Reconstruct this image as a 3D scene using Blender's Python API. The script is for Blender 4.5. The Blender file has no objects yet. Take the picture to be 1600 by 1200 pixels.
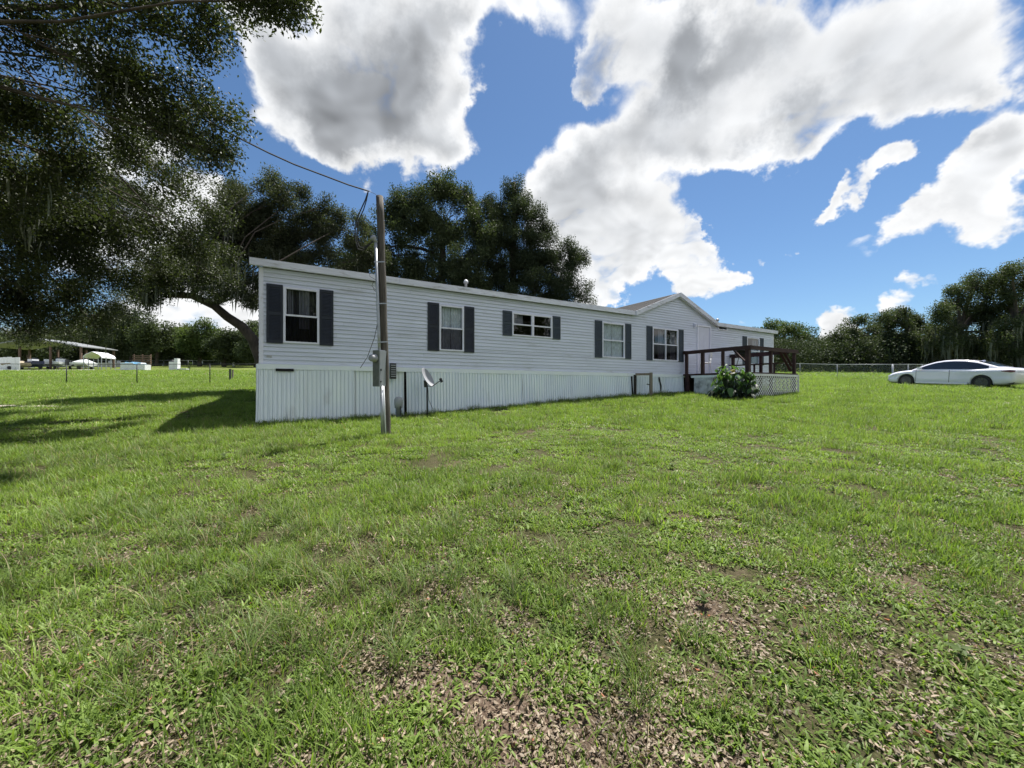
import bpy, bmesh, math, random
import numpy as np
from mathutils import Vector, Matrix

random.seed(7)
RNG = np.random.default_rng(7)
scene = bpy.context.scene
COL = scene.collection
rad = math.radians

# ------------------------------------------------------------------ camera
CAMZ = 1.5
F = 600.0           # focal length in pixels of the 1600 px wide photograph
CX, CY = 800.0, 605.0
cam_data = bpy.data.cameras.new("camera")
cam_data.sensor_width = 36.0
cam_data.lens = 13.5
cam_data.shift_y = 5.0 / 1600.0
cam_data.clip_start = 0.05
cam_data.clip_end = 1500.0
cam = bpy.data.objects.new("camera", cam_data)
COL.objects.link(cam)
cam.location = (0, 0, CAMZ)
cam.rotation_euler = (rad(90), 0, 0)
scene.camera = cam

scene.view_settings.view_transform = 'Standard'
scene.view_settings.look = 'None'
scene.view_settings.exposure = 1.32
scene.view_settings.gamma = 1.0
scene.view_settings.use_curve_mapping = False
scene.cycles.max_bounces = 5
scene.cycles.diffuse_bounces = 3
scene.cycles.glossy_bounces = 3
scene.cycles.transparent_max_bounces = 12
scene.cycles.use_denoising = True

SUN_AZ = (0.58, 0.81)
SUN_EL = rad(66)
_c = math.cos(SUN_EL)
SUN = Vector((SUN_AZ[0] * _c, SUN_AZ[1] * _c, math.sin(SUN_EL))).normalized()


# ------------------------------------------------------------------ node helpers
class NT:
    def __init__(self, tree):
        self.t = tree
        self.n = tree.nodes
        self.l = tree.links

    def node(self, kind, **kw):
        nd = self.n.new(kind)
        for k, v in kw.items():
            setattr(nd, k, v)
        return nd

    def put(self, sock, v):
        if isinstance(v, bpy.types.NodeSocket):
            self.l.new(v, sock)
        elif v is not None:
            sock.default_value = v

    def m(self, op, a, b=None, c=None, clamp=False):
        nd = self.node('ShaderNodeMath', operation=op, use_clamp=clamp)
        self.put(nd.inputs[0], a)
        if b is not None:
            self.put(nd.inputs[1], b)
        if c is not None:
            self.put(nd.inputs[2], c)
        return nd.outputs[0]

    def v(self, op, a, b=None, out=0):
        nd = self.node('ShaderNodeVectorMath', operation=op)
        self.put(nd.inputs[0], a)
        if b is not None:
            if op == 'SCALE':
                self.put(nd.inputs[3], b)
            else:
                self.put(nd.inputs[1], b)
        return nd.outputs[out]

    def noise(self, vec, scale, detail=4.0, rough=0.55, dist=0.0, out=0):
        nd = self.node('ShaderNodeTexNoise')
        if vec is not None:
            self.put(nd.inputs['Vector'], vec)
        nd.inputs['Scale'].default_value = scale
        nd.inputs['Detail'].default_value = detail
        nd.inputs['Roughness'].default_value = rough
        nd.inputs['Distortion'].default_value = dist
        return nd.outputs[out]

    def ramp(self, fac, stops):
        nd = self.node('ShaderNodeValToRGB')
        cr = nd.color_ramp
        while len(cr.elements) < len(stops):
            cr.elements.new(0.5)
        for e, (p, c) in zip(cr.elements, stops):
            e.position = p
            e.color = (c[0], c[1], c[2], 1.0)
        self.put(nd.inputs[0], fac)
        return nd.outputs[0]

    def mix(self, fac, a, b, blend='MIX'):
        nd = self.node('ShaderNodeMix', data_type='RGBA', blend_type=blend)
        self.put(nd.inputs[0], fac)
        self.put(nd.inputs[6], a if isinstance(a, bpy.types.NodeSocket) else (*a, 1.0))
        self.put(nd.inputs[7], b if isinstance(b, bpy.types.NodeSocket) else (*b, 1.0))
        return nd.outputs[2]

    def smooth(self, x, a, b):
        nd = self.node('ShaderNodeMapRange', interpolation_type='SMOOTHSTEP')
        self.put(nd.inputs[0], x)
        nd.inputs[1].default_value = a
        nd.inputs[2].default_value = b
        return nd.outputs[0]


# ------------------------------------------------------------------ world: sky with broken cumulus
def build_world():
    w = bpy.data.worlds.new("World")
    scene.world = w
    w.use_nodes = True
    t = w.node_tree
    for n in list(t.nodes):
        t.nodes.remove(n)
    N = NT(t)
    out = N.node('ShaderNodeOutputWorld')
    bg = N.node('ShaderNodeBackground')
    t.links.new(bg.outputs[0], out.inputs[0])
    sky = N.node('ShaderNodeTexSky', sky_type='NISHITA')
    sky.sun_disc = False
    sky.sun_elevation = SUN_EL
    sky.sun_rotation = math.atan2(SUN_AZ[0], SUN_AZ[1])
    sky.air_density = 1.0
    sky.dust_density = 0.25
    sky.ozone_density = 2.0
    D = N.v('NORMALIZE', N.node('ShaderNodeTexCoord').outputs['Generated'])
    sep = N.node('ShaderNodeSeparateXYZ')
    t.links.new(D, sep.inputs[0])
    z = sep.outputs[2]
    # cloud-layer coordinates: clouds flatten and shrink towards the horizon
    zz = N.m('ADD', N.m('MAXIMUM', z, 0.0), 0.16)
    P = N.v('DIVIDE', D, N.node('ShaderNodeCombineXYZ').outputs[0])
    comb = P.node.inputs[1].links[0].from_node
    for i in range(3):
        t.links.new(zz, comb.inputs[i])
    # banks of cloud: unit direction (from the place they hold in the sky) and angular radius
    clouds = [(560, 40, 170), (470, 120, 105), (600, 170, 100), (655, 80, 95), (640, 225, 75), (715, 235, 45),
              (530, 200, 75), (560, 235, 55), (450, 288, 42), (395, 40, 70), (700, 10, 60), (730, 165, 25),
              (900, 20, 110), (985, 60, 72), (905, 110, 42), (800, 8, 55), (930, 140, 30), (1055, 75, 50),
              (1230, 80, 160), (1420, 50, 170), (1580, 60, 150), (1150, 100, 72), (1250, 205, 48), (1205, 200, 40),
              (1330, 180, 65), (1080, 130, 60), (1450, 170, 55), (1200, 250, 34), (1030, 130, 38), (1560, 130, 50),
              (1005, 205, 52), (940, 245, 70), (900, 300, 62), (975, 300, 62), (880, 350, 62), (1045, 235, 30),
              (950, 350, 50), (1098, 215, 44), (1125, 235, 26), (905, 405, 50), (1045, 330, 36), (1020, 385, 36),
              (985, 425, 36), (1070, 370, 20), (930, 440, 40), (1050, 425, 22), (1090, 418, 26), (1135, 412, 26),
              (1085, 388, 20), (960, 455, 30), (1000, 400, 30), (1160, 408, 20), (1345, 290, 26), (1322, 304, 16), (1385, 276, 18), (1485, 315, 44), (1560, 280, 62),
              (1590, 225, 40), (1500, 350, 40), (1600, 320, 60), (1540, 250, 30),
              (1250, 368, 11), (1210, 378, 10), (1275, 362, 9), (1320, 500, 22), (1290, 520, 20), (1310, 540, 26), (1450, 470, 16),
              (1400, 492, 18), (1425, 510, 22), (1590, 420, 20), (1500, 465, 18), (950, 468, 16), (925, 480, 18), (1150, 500, 10),
              (330, 270, 75), (250, 330, 90), (150, 380, 100), (345, 330, 45), (240, 520, 70), (60, 560, 70),
              (340, 500, 90), (150, 200, 60), (240, 170, 60), (190, 90, 60), (420, 480, 60)]
    w1 = N.v('SCALE', N.v('SUBTRACT', N.noise(D, 5.0, 2.0, 0.5, 0.0, out=1), (0.5, 0.5, 0.5)), 0.22)
    w2 = N.v('SCALE', N.v('SUBTRACT', N.noise(D, 17.0, 4.0, 0.66, 0.0, out=1), (0.5, 0.5, 0.5)), 0.09)
    DW = N.v('NORMALIZE', N.v('ADD', D, N.v('ADD', w1, w2)))
    field = None
    for (px, py, r) in clouds:
        dx, dy = (px - CX) / F, (CY - py) / F
        L = math.sqrt(dx * dx + dy * dy + 1)
        c = (dx / L, 1 / L, dy / L)
        ra = (r * (0.98 if r > 40 else 1.25) / F) * (1 / L ** 1.45)
        k = 2.0 / (ra * ra)
        dot = N.v('DOT_PRODUCT', DW, c, out=1)
        e = N.m('MULTIPLY_ADD', dot, k, -k)
        e = N.m('EXPONENT', e)
        field = e if field is None else N.m('ADD', field, e)
    field = N.m('MINIMUM', field, 2.6)
    # beyond the picture the broken cloud goes on, its cover raised for brighter ambient light
    inview = N.smooth(sep.outputs[1], 0.30, 0.55)
    wide = N.noise(P, 0.55, 2.0, 0.5)
    wide = N.m('MULTIPLY', N.smooth(wide, 0.36, 0.56), 1.45)
    fm = N.node('ShaderNodeMix', data_type='FLOAT')
    t.links.new(inview, fm.inputs[0]); t.links.new(wide, fm.inputs[2]); t.links.new(field, fm.inputs[3])
    field = fm.outputs[0]

    Q = N.v('SCALE', D, N.m('DIVIDE', 1.0, N.m('ADD', N.m('MAXIMUM', z, 0.0), 0.55)))

    def detail(vec, det, vdet):
        n1 = N.noise(vec, 4.2, det, 0.58, 0.15)
        # puffs: rounded lobes with creases between them
        n2 = N.noise(vec, 8.5, vdet, 0.55, 0.0)
        bil = N.m('SUBTRACT', 0.16, N.m('ABSOLUTE', N.m('SUBTRACT', n2, 0.5)))
        bil = N.m('SUBTRACT', 0.0, bil)
        return N.m('ADD', N.m('MULTIPLY', N.m('SUBTRACT', n1, 0.5), 2.6), N.m('MULTIPLY', bil, 2.2))

    wob = N.noise(Q, 3.0, 3.0, 0.5, 0.0, out=1)
    Q = N.v('ADD', Q, N.v('SCALE', N.v('SUBTRACT', wob, (0.5, 0.5, 0.5)), 0.16))
    d1 = detail(Q, 7.0, 3.0)
    off = Vector(SUN) * 0.03
    s1 = detail(Q, 3.0, 2.0)
    s2 = detail(N.v('ADD', Q, (off.x, off.y, off.z)), 3.0, 2.0)
    dens = N.m('ADD', N.m('SUBTRACT', N.m('MINIMUM', field, 1.5), 0.78), N.m('MULTIPLY', d1, 0.78))
    # broad thin places open between the puffs
    holes = N.m('SUBTRACT', N.noise(Q, 5.5, 2.0, 0.5, 0.0), 0.5)
    dens = N.m('ADD', dens, N.m('MULTIPLY', holes, 1.3))
    cover = N.smooth(dens, -0.17, 0.38)
    relief = N.m('MULTIPLY', N.m('SUBTRACT', s1, s2), 0.30)
    thick = N.smooth(N.m('ADD', field, N.m('MULTIPLY', s1, 0.34)), 0.95, 2.6)
    # tall banks overhead show their grey bases, low ones their lit sides
    up = N.smooth(z, 0.30, 0.60)
    thick = N.m('MULTIPLY', thick, N.m('ADD', N.m('MULTIPLY', up, 0.72), 0.28))
    lum = N.m('ADD', N.m('SUBTRACT', 1.0, N.m('MULTIPLY', thick, 0.62)), relief)
    lum = N.m('MAXIMUM', N.m('MINIMUM', lum, 1.12), 0.2)
    ccol = N.mix(thick, (0.98, 0.99, 1.0), (0.88, 0.93, 1.0))
    cl = N.v('SCALE', ccol, N.m('MULTIPLY', lum, CLOUD))
    skyc = N.v('MULTIPLY', sky.outputs[0], (0.80, 0.98, 1.12))
    skyv = N.v('SCALE', skyc, SKYK)
    mixn = N.mix(cover, skyv, cl)
    t.links.new(mixn, bg.inputs[0])
    bg.inputs[1].default_value = 0.1
    w.cycles.sampling_method = 'MANUAL'
    w.cycles.sample_map_resolution = 512


CLOUD = 4.1
SKYK = 0.44
build_world()

sun_data = bpy.data.lights.new("sun", 'SUN')
sun_data.energy = 3.9
sun_data.angle = rad(1.0)
sun_data.color = (1.0, 0.955, 0.88)
sun = bpy.data.objects.new("sun", sun_data)
COL.objects.link(sun)
sun.rotation_euler = (-SUN).to_track_quat('-Z', 'Y').to_euler()
sun.location = (0, 0, 30)


# ------------------------------------------------------------------ materials
MATS = {}


def material(name):
    m = bpy.data.materials.new(name)
    m.use_nodes = True
    t = m.node_tree
    for n in list(t.nodes):
        t.nodes.remove(n)
    N = NT(t)
    out = N.node('ShaderNodeOutputMaterial')
    MATS[name] = m
    return m, N, out


def solid(name, col, rough=0.6, metal=0.0, var=0.12, scale=6.0, bump=0.0, bscale=40.0, dirt=None, dirt_amt=0.0, dirt_scale=3.0,
          stretch=(1, 1, 1), spec=0.5, coat=0.0):
    m, N, out = material(name)
    p = N.node('ShaderNodeBsdfPrincipled')
    tc = N.node('ShaderNodeTexCoord').outputs['Object']
    vec = N.v('MULTIPLY', tc, stretch)
    n = N.noise(vec, scale, 5.0, 0.6)
    lo = tuple(c * (1 - var) for c in col)
    hi = tuple(min(1, c * (1 + var)) for c in col)
    c = N.ramp(n, [(0.3, lo), (0.7, hi)])
    if dirt:
        dn = N.smooth(N.noise(vec, dirt_scale, 6.0, 0.65), 0.62 - dirt_amt * 0.3, 0.75)
        c = N.mix(N.m('MULTIPLY', dn, min(1.0, 0.3 + dirt_amt)), c, dirt)
    # every piece weathers a little differently
    oi = N.node('ShaderNodeObjectInfo').outputs['Random']
    c = N.v('SCALE', c, N.m('MULTIPLY_ADD', oi, 0.09, 0.94))
    N.put(p.inputs['Base Color'], c)
    p.inputs['Roughness'].default_value = rough
    p.inputs['Metallic'].default_value = metal
    p.inputs['Specular IOR Level'].default_value = spec
    p.inputs['Coat Weight'].default_value = coat
    if bump:
        b = N.node('ShaderNodeBump')
        b.inputs['Strength'].default_value = bump
        b.inputs['Distance'].default_value = 0.01
        N.put(b.inputs['Height'], N.noise(vec, bscale, 4.0, 0.6))
        N.put(p.inputs['Normal'], b.outputs[0])
    N.l.new(p.outputs[0], out.inputs[0])
    return m


def leafmat(name, dark, light, trans=0.35, nscale=0.6, gloss=0.25, pos_mix=True):
    m, N, out = material(name)
    at = N.node('ShaderNodeAttribute', attribute_name='tint')
    geo = N.node('ShaderNodeNewGeometry')
    n = N.noise(geo.outputs['Position'], nscale, 3.0, 0.6)
    f = N.m('ADD', N.m('MULTIPLY', at.outputs['Fac'], 0.65), N.m('MULTIPLY', N.smooth(n, 0.3, 0.7), 0.35))
    c = N.mix(f, dark, light)
    d = N.node('ShaderNodeBsdfPrincipled')
    d.inputs['Roughness'].default_value = 0.55
    d.inputs['Specular IOR Level'].default_value = gloss
    N.put(d.inputs['Base Color'], c)
    tr = N.node('ShaderNodeBsdfTranslucent')
    N.put(tr.inputs[0], N.v('MULTIPLY', c, (1.25, 1.35, 0.6)))
    mx = N.node('ShaderNodeMixShader')
    mx.inputs[0].default_value = trans
    N.l.new(d.outputs[0], mx.inputs[1])
    N.l.new(tr.outputs[0], mx.inputs[2])
    N.l.new(mx.outputs[0], out.inputs[0])
    return m


def glassmat(name, tint=(0.75, 0.8, 0.82), refl=1.0, rough=0.0):
    m, N, out = material(name)
    fr = N.node('ShaderNodeFresnel')
    fr.inputs[0].default_value = 1.55
    tc = N.node('ShaderNodeTexCoord').outputs['Object']
    b = N.node('ShaderNodeBump')
    b.inputs['Strength'].default_value = 0.12
    b.inputs['Distance'].default_value = 0.01
    N.put(b.inputs['Height'], N.noise(tc, 1.6, 2.0, 0.5))
    g = N.node('ShaderNodeBsdfGlossy')
    g.inputs['Roughness'].default_value = rough
    N.put(g.inputs['Normal'], b.outputs[0])
    tr = N.node('ShaderNodeBsdfTransparent')
    tr.inputs[0].default_value = (*tint, 1)
    mx = N.node('ShaderNodeMixShader')
    N.put(mx.inputs[0], N.m('MULTIPLY', N.m('MULTIPLY', N.m('ADD', fr.outputs[0], 0.03), 1.1 * refl, clamp=True), N.m('SUBTRACT', 1.0, N.node('ShaderNodeNewGeometry').outputs['Backfacing'])))
    N.l.new(tr.outputs[0], mx.inputs[1])
    N.l.new(g.outputs[0], mx.inputs[2])
    N.l.new(mx.outputs[0], out.inputs[0])
    return m


M = {}
# vinyl siding: pale blue grey, faint grime streaks
M['siding'] = solid('vinyl_siding', (0.65, 0.69, 0.83), 0.5, var=0.06, scale=1.3, dirt=(0.38, 0.39, 0.40), dirt_amt=0.25, dirt_scale=1.5,
                    stretch=(0.5, 1, 2.5), bump=0.15, bscale=60)
M['trim'] = solid('white_trim', (0.78, 0.79, 0.93), 0.45, var=0.05, dirt=(0.33, 0.32, 0.29), dirt_amt=0.25, dirt_scale=4)
M['fascia'] = solid('fascia_metal', (0.72, 0.735, 0.86), 0.42, metal=0.0, var=0.10, scale=2.2, dirt=(0.25, 0.235, 0.21), dirt_amt=0.45, dirt_scale=2.6,
                    stretch=(1, 1, 5), bump=0.2, bscale=12)
M['skirt'] = solid('skirting_metal', (0.86, 0.93, 1.04), 0.36, var=0.05, scale=1.2, dirt=(0.55, 0.57, 0.58), dirt_amt=0.15, dirt_scale=1.4,
                   stretch=(1.6, 1.6, 0.6), bump=0.12, bscale=9)
M['shutter'] = solid('shutter_navy', (0.012, 0.018, 0.034), 0.6, var=0.2, bump=0.1)
M['shutter_faded'] = solid('shutter_faded', (0.038, 0.054, 0.078), 0.65, var=0.15, bump=0.1)
M['dark'] = solid('dark_void', (0.012, 0.012, 0.014), 0.9)  # near-black; also stands for shade in the vent, tear and crawl space
M['interior'] = solid('interior_paint', (0.12, 0.11, 0.10), 0.9)
M['glass'] = glassmat('window_glass')
M['screen'] = glassmat('screened_glass', tint=(0.33, 0.33, 0.36), refl=0.5, rough=0.12)
M['lace'] = solid('white_lace', (0.72, 0.74, 0.80), 0.9, var=0.25, scale=9, stretch=(3, 1, 1))
M['sheer'] = solid('grey_sheer_curtain', (0.22, 0.21, 0.25), 0.9, var=0.3, scale=9, stretch=(4, 1, 0.5))
M['darkcurtain'] = solid('dark_curtain', (0.035, 0.03, 0.04), 0.9, var=0.5, scale=9, stretch=(6, 1, 0.3))
M['shingle'] = solid('roof_shingles', (0.056, 0.055, 0.056), 0.9, var=0.4, scale=14, bump=0.8, bscale=30)
M['door'] = solid('door_paint', (0.66, 0.68, 0.82), 0.45, var=0.04)
M['pole'] = solid('weathered_pole', (0.088, 0.077, 0.066), 0.85, var=0.5, scale=5, stretch=(7, 7, 0.5), bump=0.9, bscale=16,
                  dirt=(0.06, 0.05, 0.045), dirt_amt=0.4)
M['galv'] = solid('galvanised_steel', (0.40, 0.42, 0.45), 0.42, metal=0.55, var=0.15, scale=7, bump=0.1)
M['boxgrey'] = solid('meter_box_paint', (0.33, 0.35, 0.38), 0.45, var=0.12, dirt=(0.18, 0.16, 0.13), dirt_amt=0.25)
M['boxshade'] = solid('shaded_box_paint', (0.10, 0.11, 0.10), 0.6, var=0.3, dirt=(0.2, 0.2, 0.16), dirt_amt=0.3)  # darker copy of the box paint for the cabinet's shaded side
M['wire'] = solid('black_cable', (0.02, 0.02, 0.022), 0.6)
M['deck'] = solid('red_stained_wood', (0.042, 0.018, 0.018), 0.75, var=0.35, scale=5, stretch=(1, 1, 1), bump=0.4)
M['oldwood'] = solid('grey_weathered_wood', (0.20, 0.17, 0.14), 0.85, var=0.35, scale=5, stretch=(6, 6, 0.7), bump=0.7)
M['lattice'] = solid('white_lattice', (0.72, 0.73, 0.74), 0.55, var=0.06, dirt=(0.35, 0.36, 0.30), dirt_amt=0.2)
M['dish'] = solid('dish_grey', (0.30, 0.31, 0.34), 0.55, var=0.06)
M['darkmetal'] = solid('dark_metal', (0.035, 0.037, 0.04), 0.5, metal=0.3)
M['bark'] = solid('oak_bark', (0.085, 0.070, 0.058), 0.95, var=0.5, scale=3, stretch=(2, 2, 0.7), bump=1.0, bscale=9)
M['moss'] = leafmat('spanish_moss', (0.11, 0.12, 0.10), (0.22, 0.235, 0.20), 0.3)
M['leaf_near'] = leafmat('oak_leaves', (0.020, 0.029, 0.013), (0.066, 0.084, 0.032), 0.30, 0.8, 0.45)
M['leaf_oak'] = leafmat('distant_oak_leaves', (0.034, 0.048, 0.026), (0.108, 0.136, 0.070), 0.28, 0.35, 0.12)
M['leaf_grey'] = leafmat('greyish_oak_leaves', (0.034, 0.044, 0.026), (0.105, 0.122, 0.072), 0.3, 0.35, 0.15)
M['leaf_dark'] = leafmat('juniper_leaves', (0.028, 0.040, 0.024), (0.070, 0.092, 0.050), 0.2, 0.35, 0.08)
M['leaf_bright'] = leafmat('bright_broadleaf', (0.036, 0.062, 0.020), (0.110, 0.150, 0.050), 0.30, 0.25, 0.15)
M['carpaint'] = solid('white_car_paint', (0.82, 0.82, 0.92), 0.22, var=0.01, coat=0.8)
M['carglass'] = solid('tinted_car_glass', (0.015, 0.02, 0.03), 0.08, var=0.1, spec=0.8)
M['rubber'] = solid('tyre_rubber', (0.02, 0.02, 0.021), 0.8)
M['rim'] = solid('black_wheel_rim', (0.11, 0.115, 0.12), 0.35, metal=0.6)
M['redlamp'] = solid('tail_lamp', (0.16, 0.05, 0.055), 0.2)
M['headlamp'] = solid('head_lamp', (0.42, 0.44, 0.47), 0.15, coat=1.0)
M['whiteplastic'] = solid('white_sheet', (0.72, 0.74, 0.77), 0.5, var=0.08, dirt=(0.4, 0.4, 0.38), dirt_amt=0.2)
M['bluetarp'] = solid('blue_tarp', (0.13, 0.40, 0.68), 0.5, var=0.2)
M['navy'] = solid('navy_gelcoat', (0.015, 0.02, 0.075), 0.35)
M['tan'] = solid('tan_canvas', (0.34, 0.29, 0.21), 0.8, var=0.2)
M['brownwood'] = solid('brown_boards', (0.13, 0.085, 0.065), 0.85, var=0.4)
M['roofmetal'] = solid('grey_metal_roof', (0.22, 0.23, 0.24), 0.45, var=0.1)
M['concrete'] = solid('pale_concrete', (0.42, 0.41, 0.38), 0.9, var=0.2, scale=2, bump=0.3)
M['sand'] = solid('pale_sand', (0.42, 0.38, 0.31), 0.95, var=0.25, scale=3, bump=0.4)
M['bigleaf'] = leafmat('large_garden_leaf', (0.040, 0.095, 0.028), (0.11, 0.20, 0.06), 0.3, 3.0, 0.5)
M['darkleaf'] = leafmat('dusky_garden_leaf', (0.014, 0.026, 0.017), (0.045, 0.062, 0.042), 0.15, 3.0, 0.5)
M['yellowleaf'] = leafmat('yellow_garden_leaf', (0.20, 0.19, 0.03), (0.32, 0.25, 0.04), 0.35, 3.0, 0.4)
M['blade'] = leafmat('grass_blade', (0.072, 0.125, 0.022), (0.255, 0.360, 0.078), 0.42, 0.9, 0.35)
M['bladelong'] = leafmat('long_grass_blade', (0.060, 0.105, 0.028), (0.195, 0.265, 0.080), 0.40, 0.9, 0.4)
M['straw'] = leafmat('dry_straw', (0.20, 0.16, 0.09), (0.42, 0.35, 0.22), 0.3, 1.5, 0.3)
M['litter'] = leafmat('dead_oak_leaf', (0.045, 0.030, 0.020), (0.34, 0.27, 0.19), 0.12, 4.0, 0.4)
M['rustleaf'] = leafmat('rust_red_leaf', (0.28, 0.085, 0.035), (0.42, 0.16, 0.07), 0.25, 4.0, 0.4)


# ------------------------------------------------------------------ terrain height
HY = np.array([-40, -5, 0, 7.5, 9, 10.4, 14.5, 16.4, 18, 22, 31, 45, 65, 90, 130, 200, 600], float)
HZ = np.array([-1.2, -0.3, 0, .56, .64, .73, 1.10, 1.27, 1.39, 1.63, 2.12, 3.12, 4.50, 6.55, 8.6, 10.0, 12.0], float)


def vnoise(x, y, seed=0):
    x = np.asarray(x, float); y = np.asarray(y, float)
    xi = np.floor(x).astype(np.int64); yi = np.floor(y).astype(np.int64)
    fx = x - xi; fy = y - yi
    fx = fx * fx * (3 - 2 * fx); fy = fy * fy * (3 - 2 * fy)

    def h(a, b):
        n = (a * 374761393 + b * 668265263 + seed * 974634777) & 0x7fffffff
        n = ((n ^ (n >> 13)) * 1274126177) & 0x7fffffff
        n = (n ^ (n >> 16)) & 0xffff
        return n / 65535.0
    return (h(xi, yi) * (1 - fx) + h(xi + 1, yi) * fx) * (1 - fy) + (h(xi, yi + 1) * (1 - fx) + h(xi + 1, yi + 1) * fx) * fy


def fbm(x, y, seed=0, oct=4):
    s = 0; a = 0.5; tot = 0
    for i in range(oct):
        s = s + a * vnoise(x * 2 ** i, y * 2 ** i, seed + i * 17)
        tot += a; a *= 0.5
    return s / tot


def sstep(x, a, b):
    t = np.clip((x - a) / (b - a), 0, 1)
    return t * t * (3 - 2 * t)


def hz(x, y):
    x = np.asarray(x, float); y = np.asarray(y, float)
    base = np.interp(y, HY, HZ)
    near = np.exp(-(np.maximum(y, 0) / 40.0) ** 2)
    return base + (fbm(x / 2.3, y / 2.3, 5, 3) - 0.5) * 0.07 * near + (fbm(x / 11, y / 11, 9, 2) - 0.5) * 0.12 * sstep(y, 10, 25)


def H(x, y):
    return float(hz(x, y))


def P3(px, py, d):
    return Vector(((px - CX) / F * d, d, CAMZ + (CY - py) / F * d))


# litter patches (bare ground with dead oak leaves), long-grass zones
def blob(x, y, cx, cy, rx, ry):
    return np.exp(-(((x - cx) / rx) ** 2 + ((y - cy) / ry) ** 2))


def litter_mask(x, y):
    m = blob(x, y, -0.55, 1.25, 1.3, 0.75) * 1.1 + blob(x, y, 0.35, 1.75, 0.75, 0.62) * 0.9 + blob(x, y, -2.9, 1.7, 1.6, 1.3) * 0.65
    m = m + blob(x, y, 1.25, 2.25, 0.55, 0.28) * 0.55 + blob(x, y, 0.75, 2.45, 0.45, 0.3) * 0.55 + blob(x, y, 2.7, 2.75, 0.55, 0.22) * 0.55
    m = m + blob(x, y, 2.2, 3.0, 0.6, 0.14) * 0.5 + blob(x, y, -0.9, 3.9, 0.9, 0.7) * 0.32 + blob(x, y, 0.75, 1.35, .4, .3) * .5
    m = m + blob(x, y, -9.0, 10.5, 4.5, 1.5) * 0.35 + blob(x, y, -4.5, 4.2, 2.0, 1.0) * 0.25
    return m * 0.27 + (fbm(x * 2.4, y * 2.4, 31, 5) - 0.5) * 1.25


def long_mask(x, y):
    m = blob(x, y, -2.2, 3.0, 2.4, 2.0) + blob(x, y, -4.8, 7.0, 2.2, 1.1) * 1.1 + blob(x, y, 2.3, 3.7, 1.0, 0.7) * 0.8 + blob(x, y, -7, 4.5, 3, 2)
    m = m + blob(x, y, 6.5, 8.0, 4.5, 3.2) * 0.55 + blob(x, y, 0.75, 1.85, .3, .5) * 0.5 + blob(x, y, -.6, 2.3, 1.2, .6) * .5
    return m + (fbm(x * 1.1, y * 1.1, 77, 3) - 0.5) * 0.7


# ------------------------------------------------------------------ object helpers
def set_props(o, label=None, cat=None, group=None, kind=None):
    if label:
        o['label'] = label
    if cat:
        o['category'] = cat
    if group:
        o['group'] = group
    if kind:
        o['kind'] = kind
    return o


def thing(name, label, cat, loc=(0, 0, 0), rotz=0.0, group=None, kind=None):
    o = bpy.data.objects.new(name, None)
    o.empty_display_size = 0.3
    COL.objects.link(o)
    o.location = loc
    o.rotation_euler = (0, 0, rotz)
    return set_props(o, label, cat, group, kind)


def link(name, me, mat=None, parent=None, smooth=False, label=None, kind=None, loc=None):
    if mat is not None and len(me.materials) == 0:
        me.materials.append(mat)
    if smooth:
        me.polygons.foreach_set('use_smooth', [True] * len(me.polygons))
    o = bpy.data.objects.new(name, me)
    COL.objects.link(o)
    if parent is not None:
        o.parent = parent
    if loc is not None:
        o.location = loc
    return set_props(o, label, kind=kind)


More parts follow.
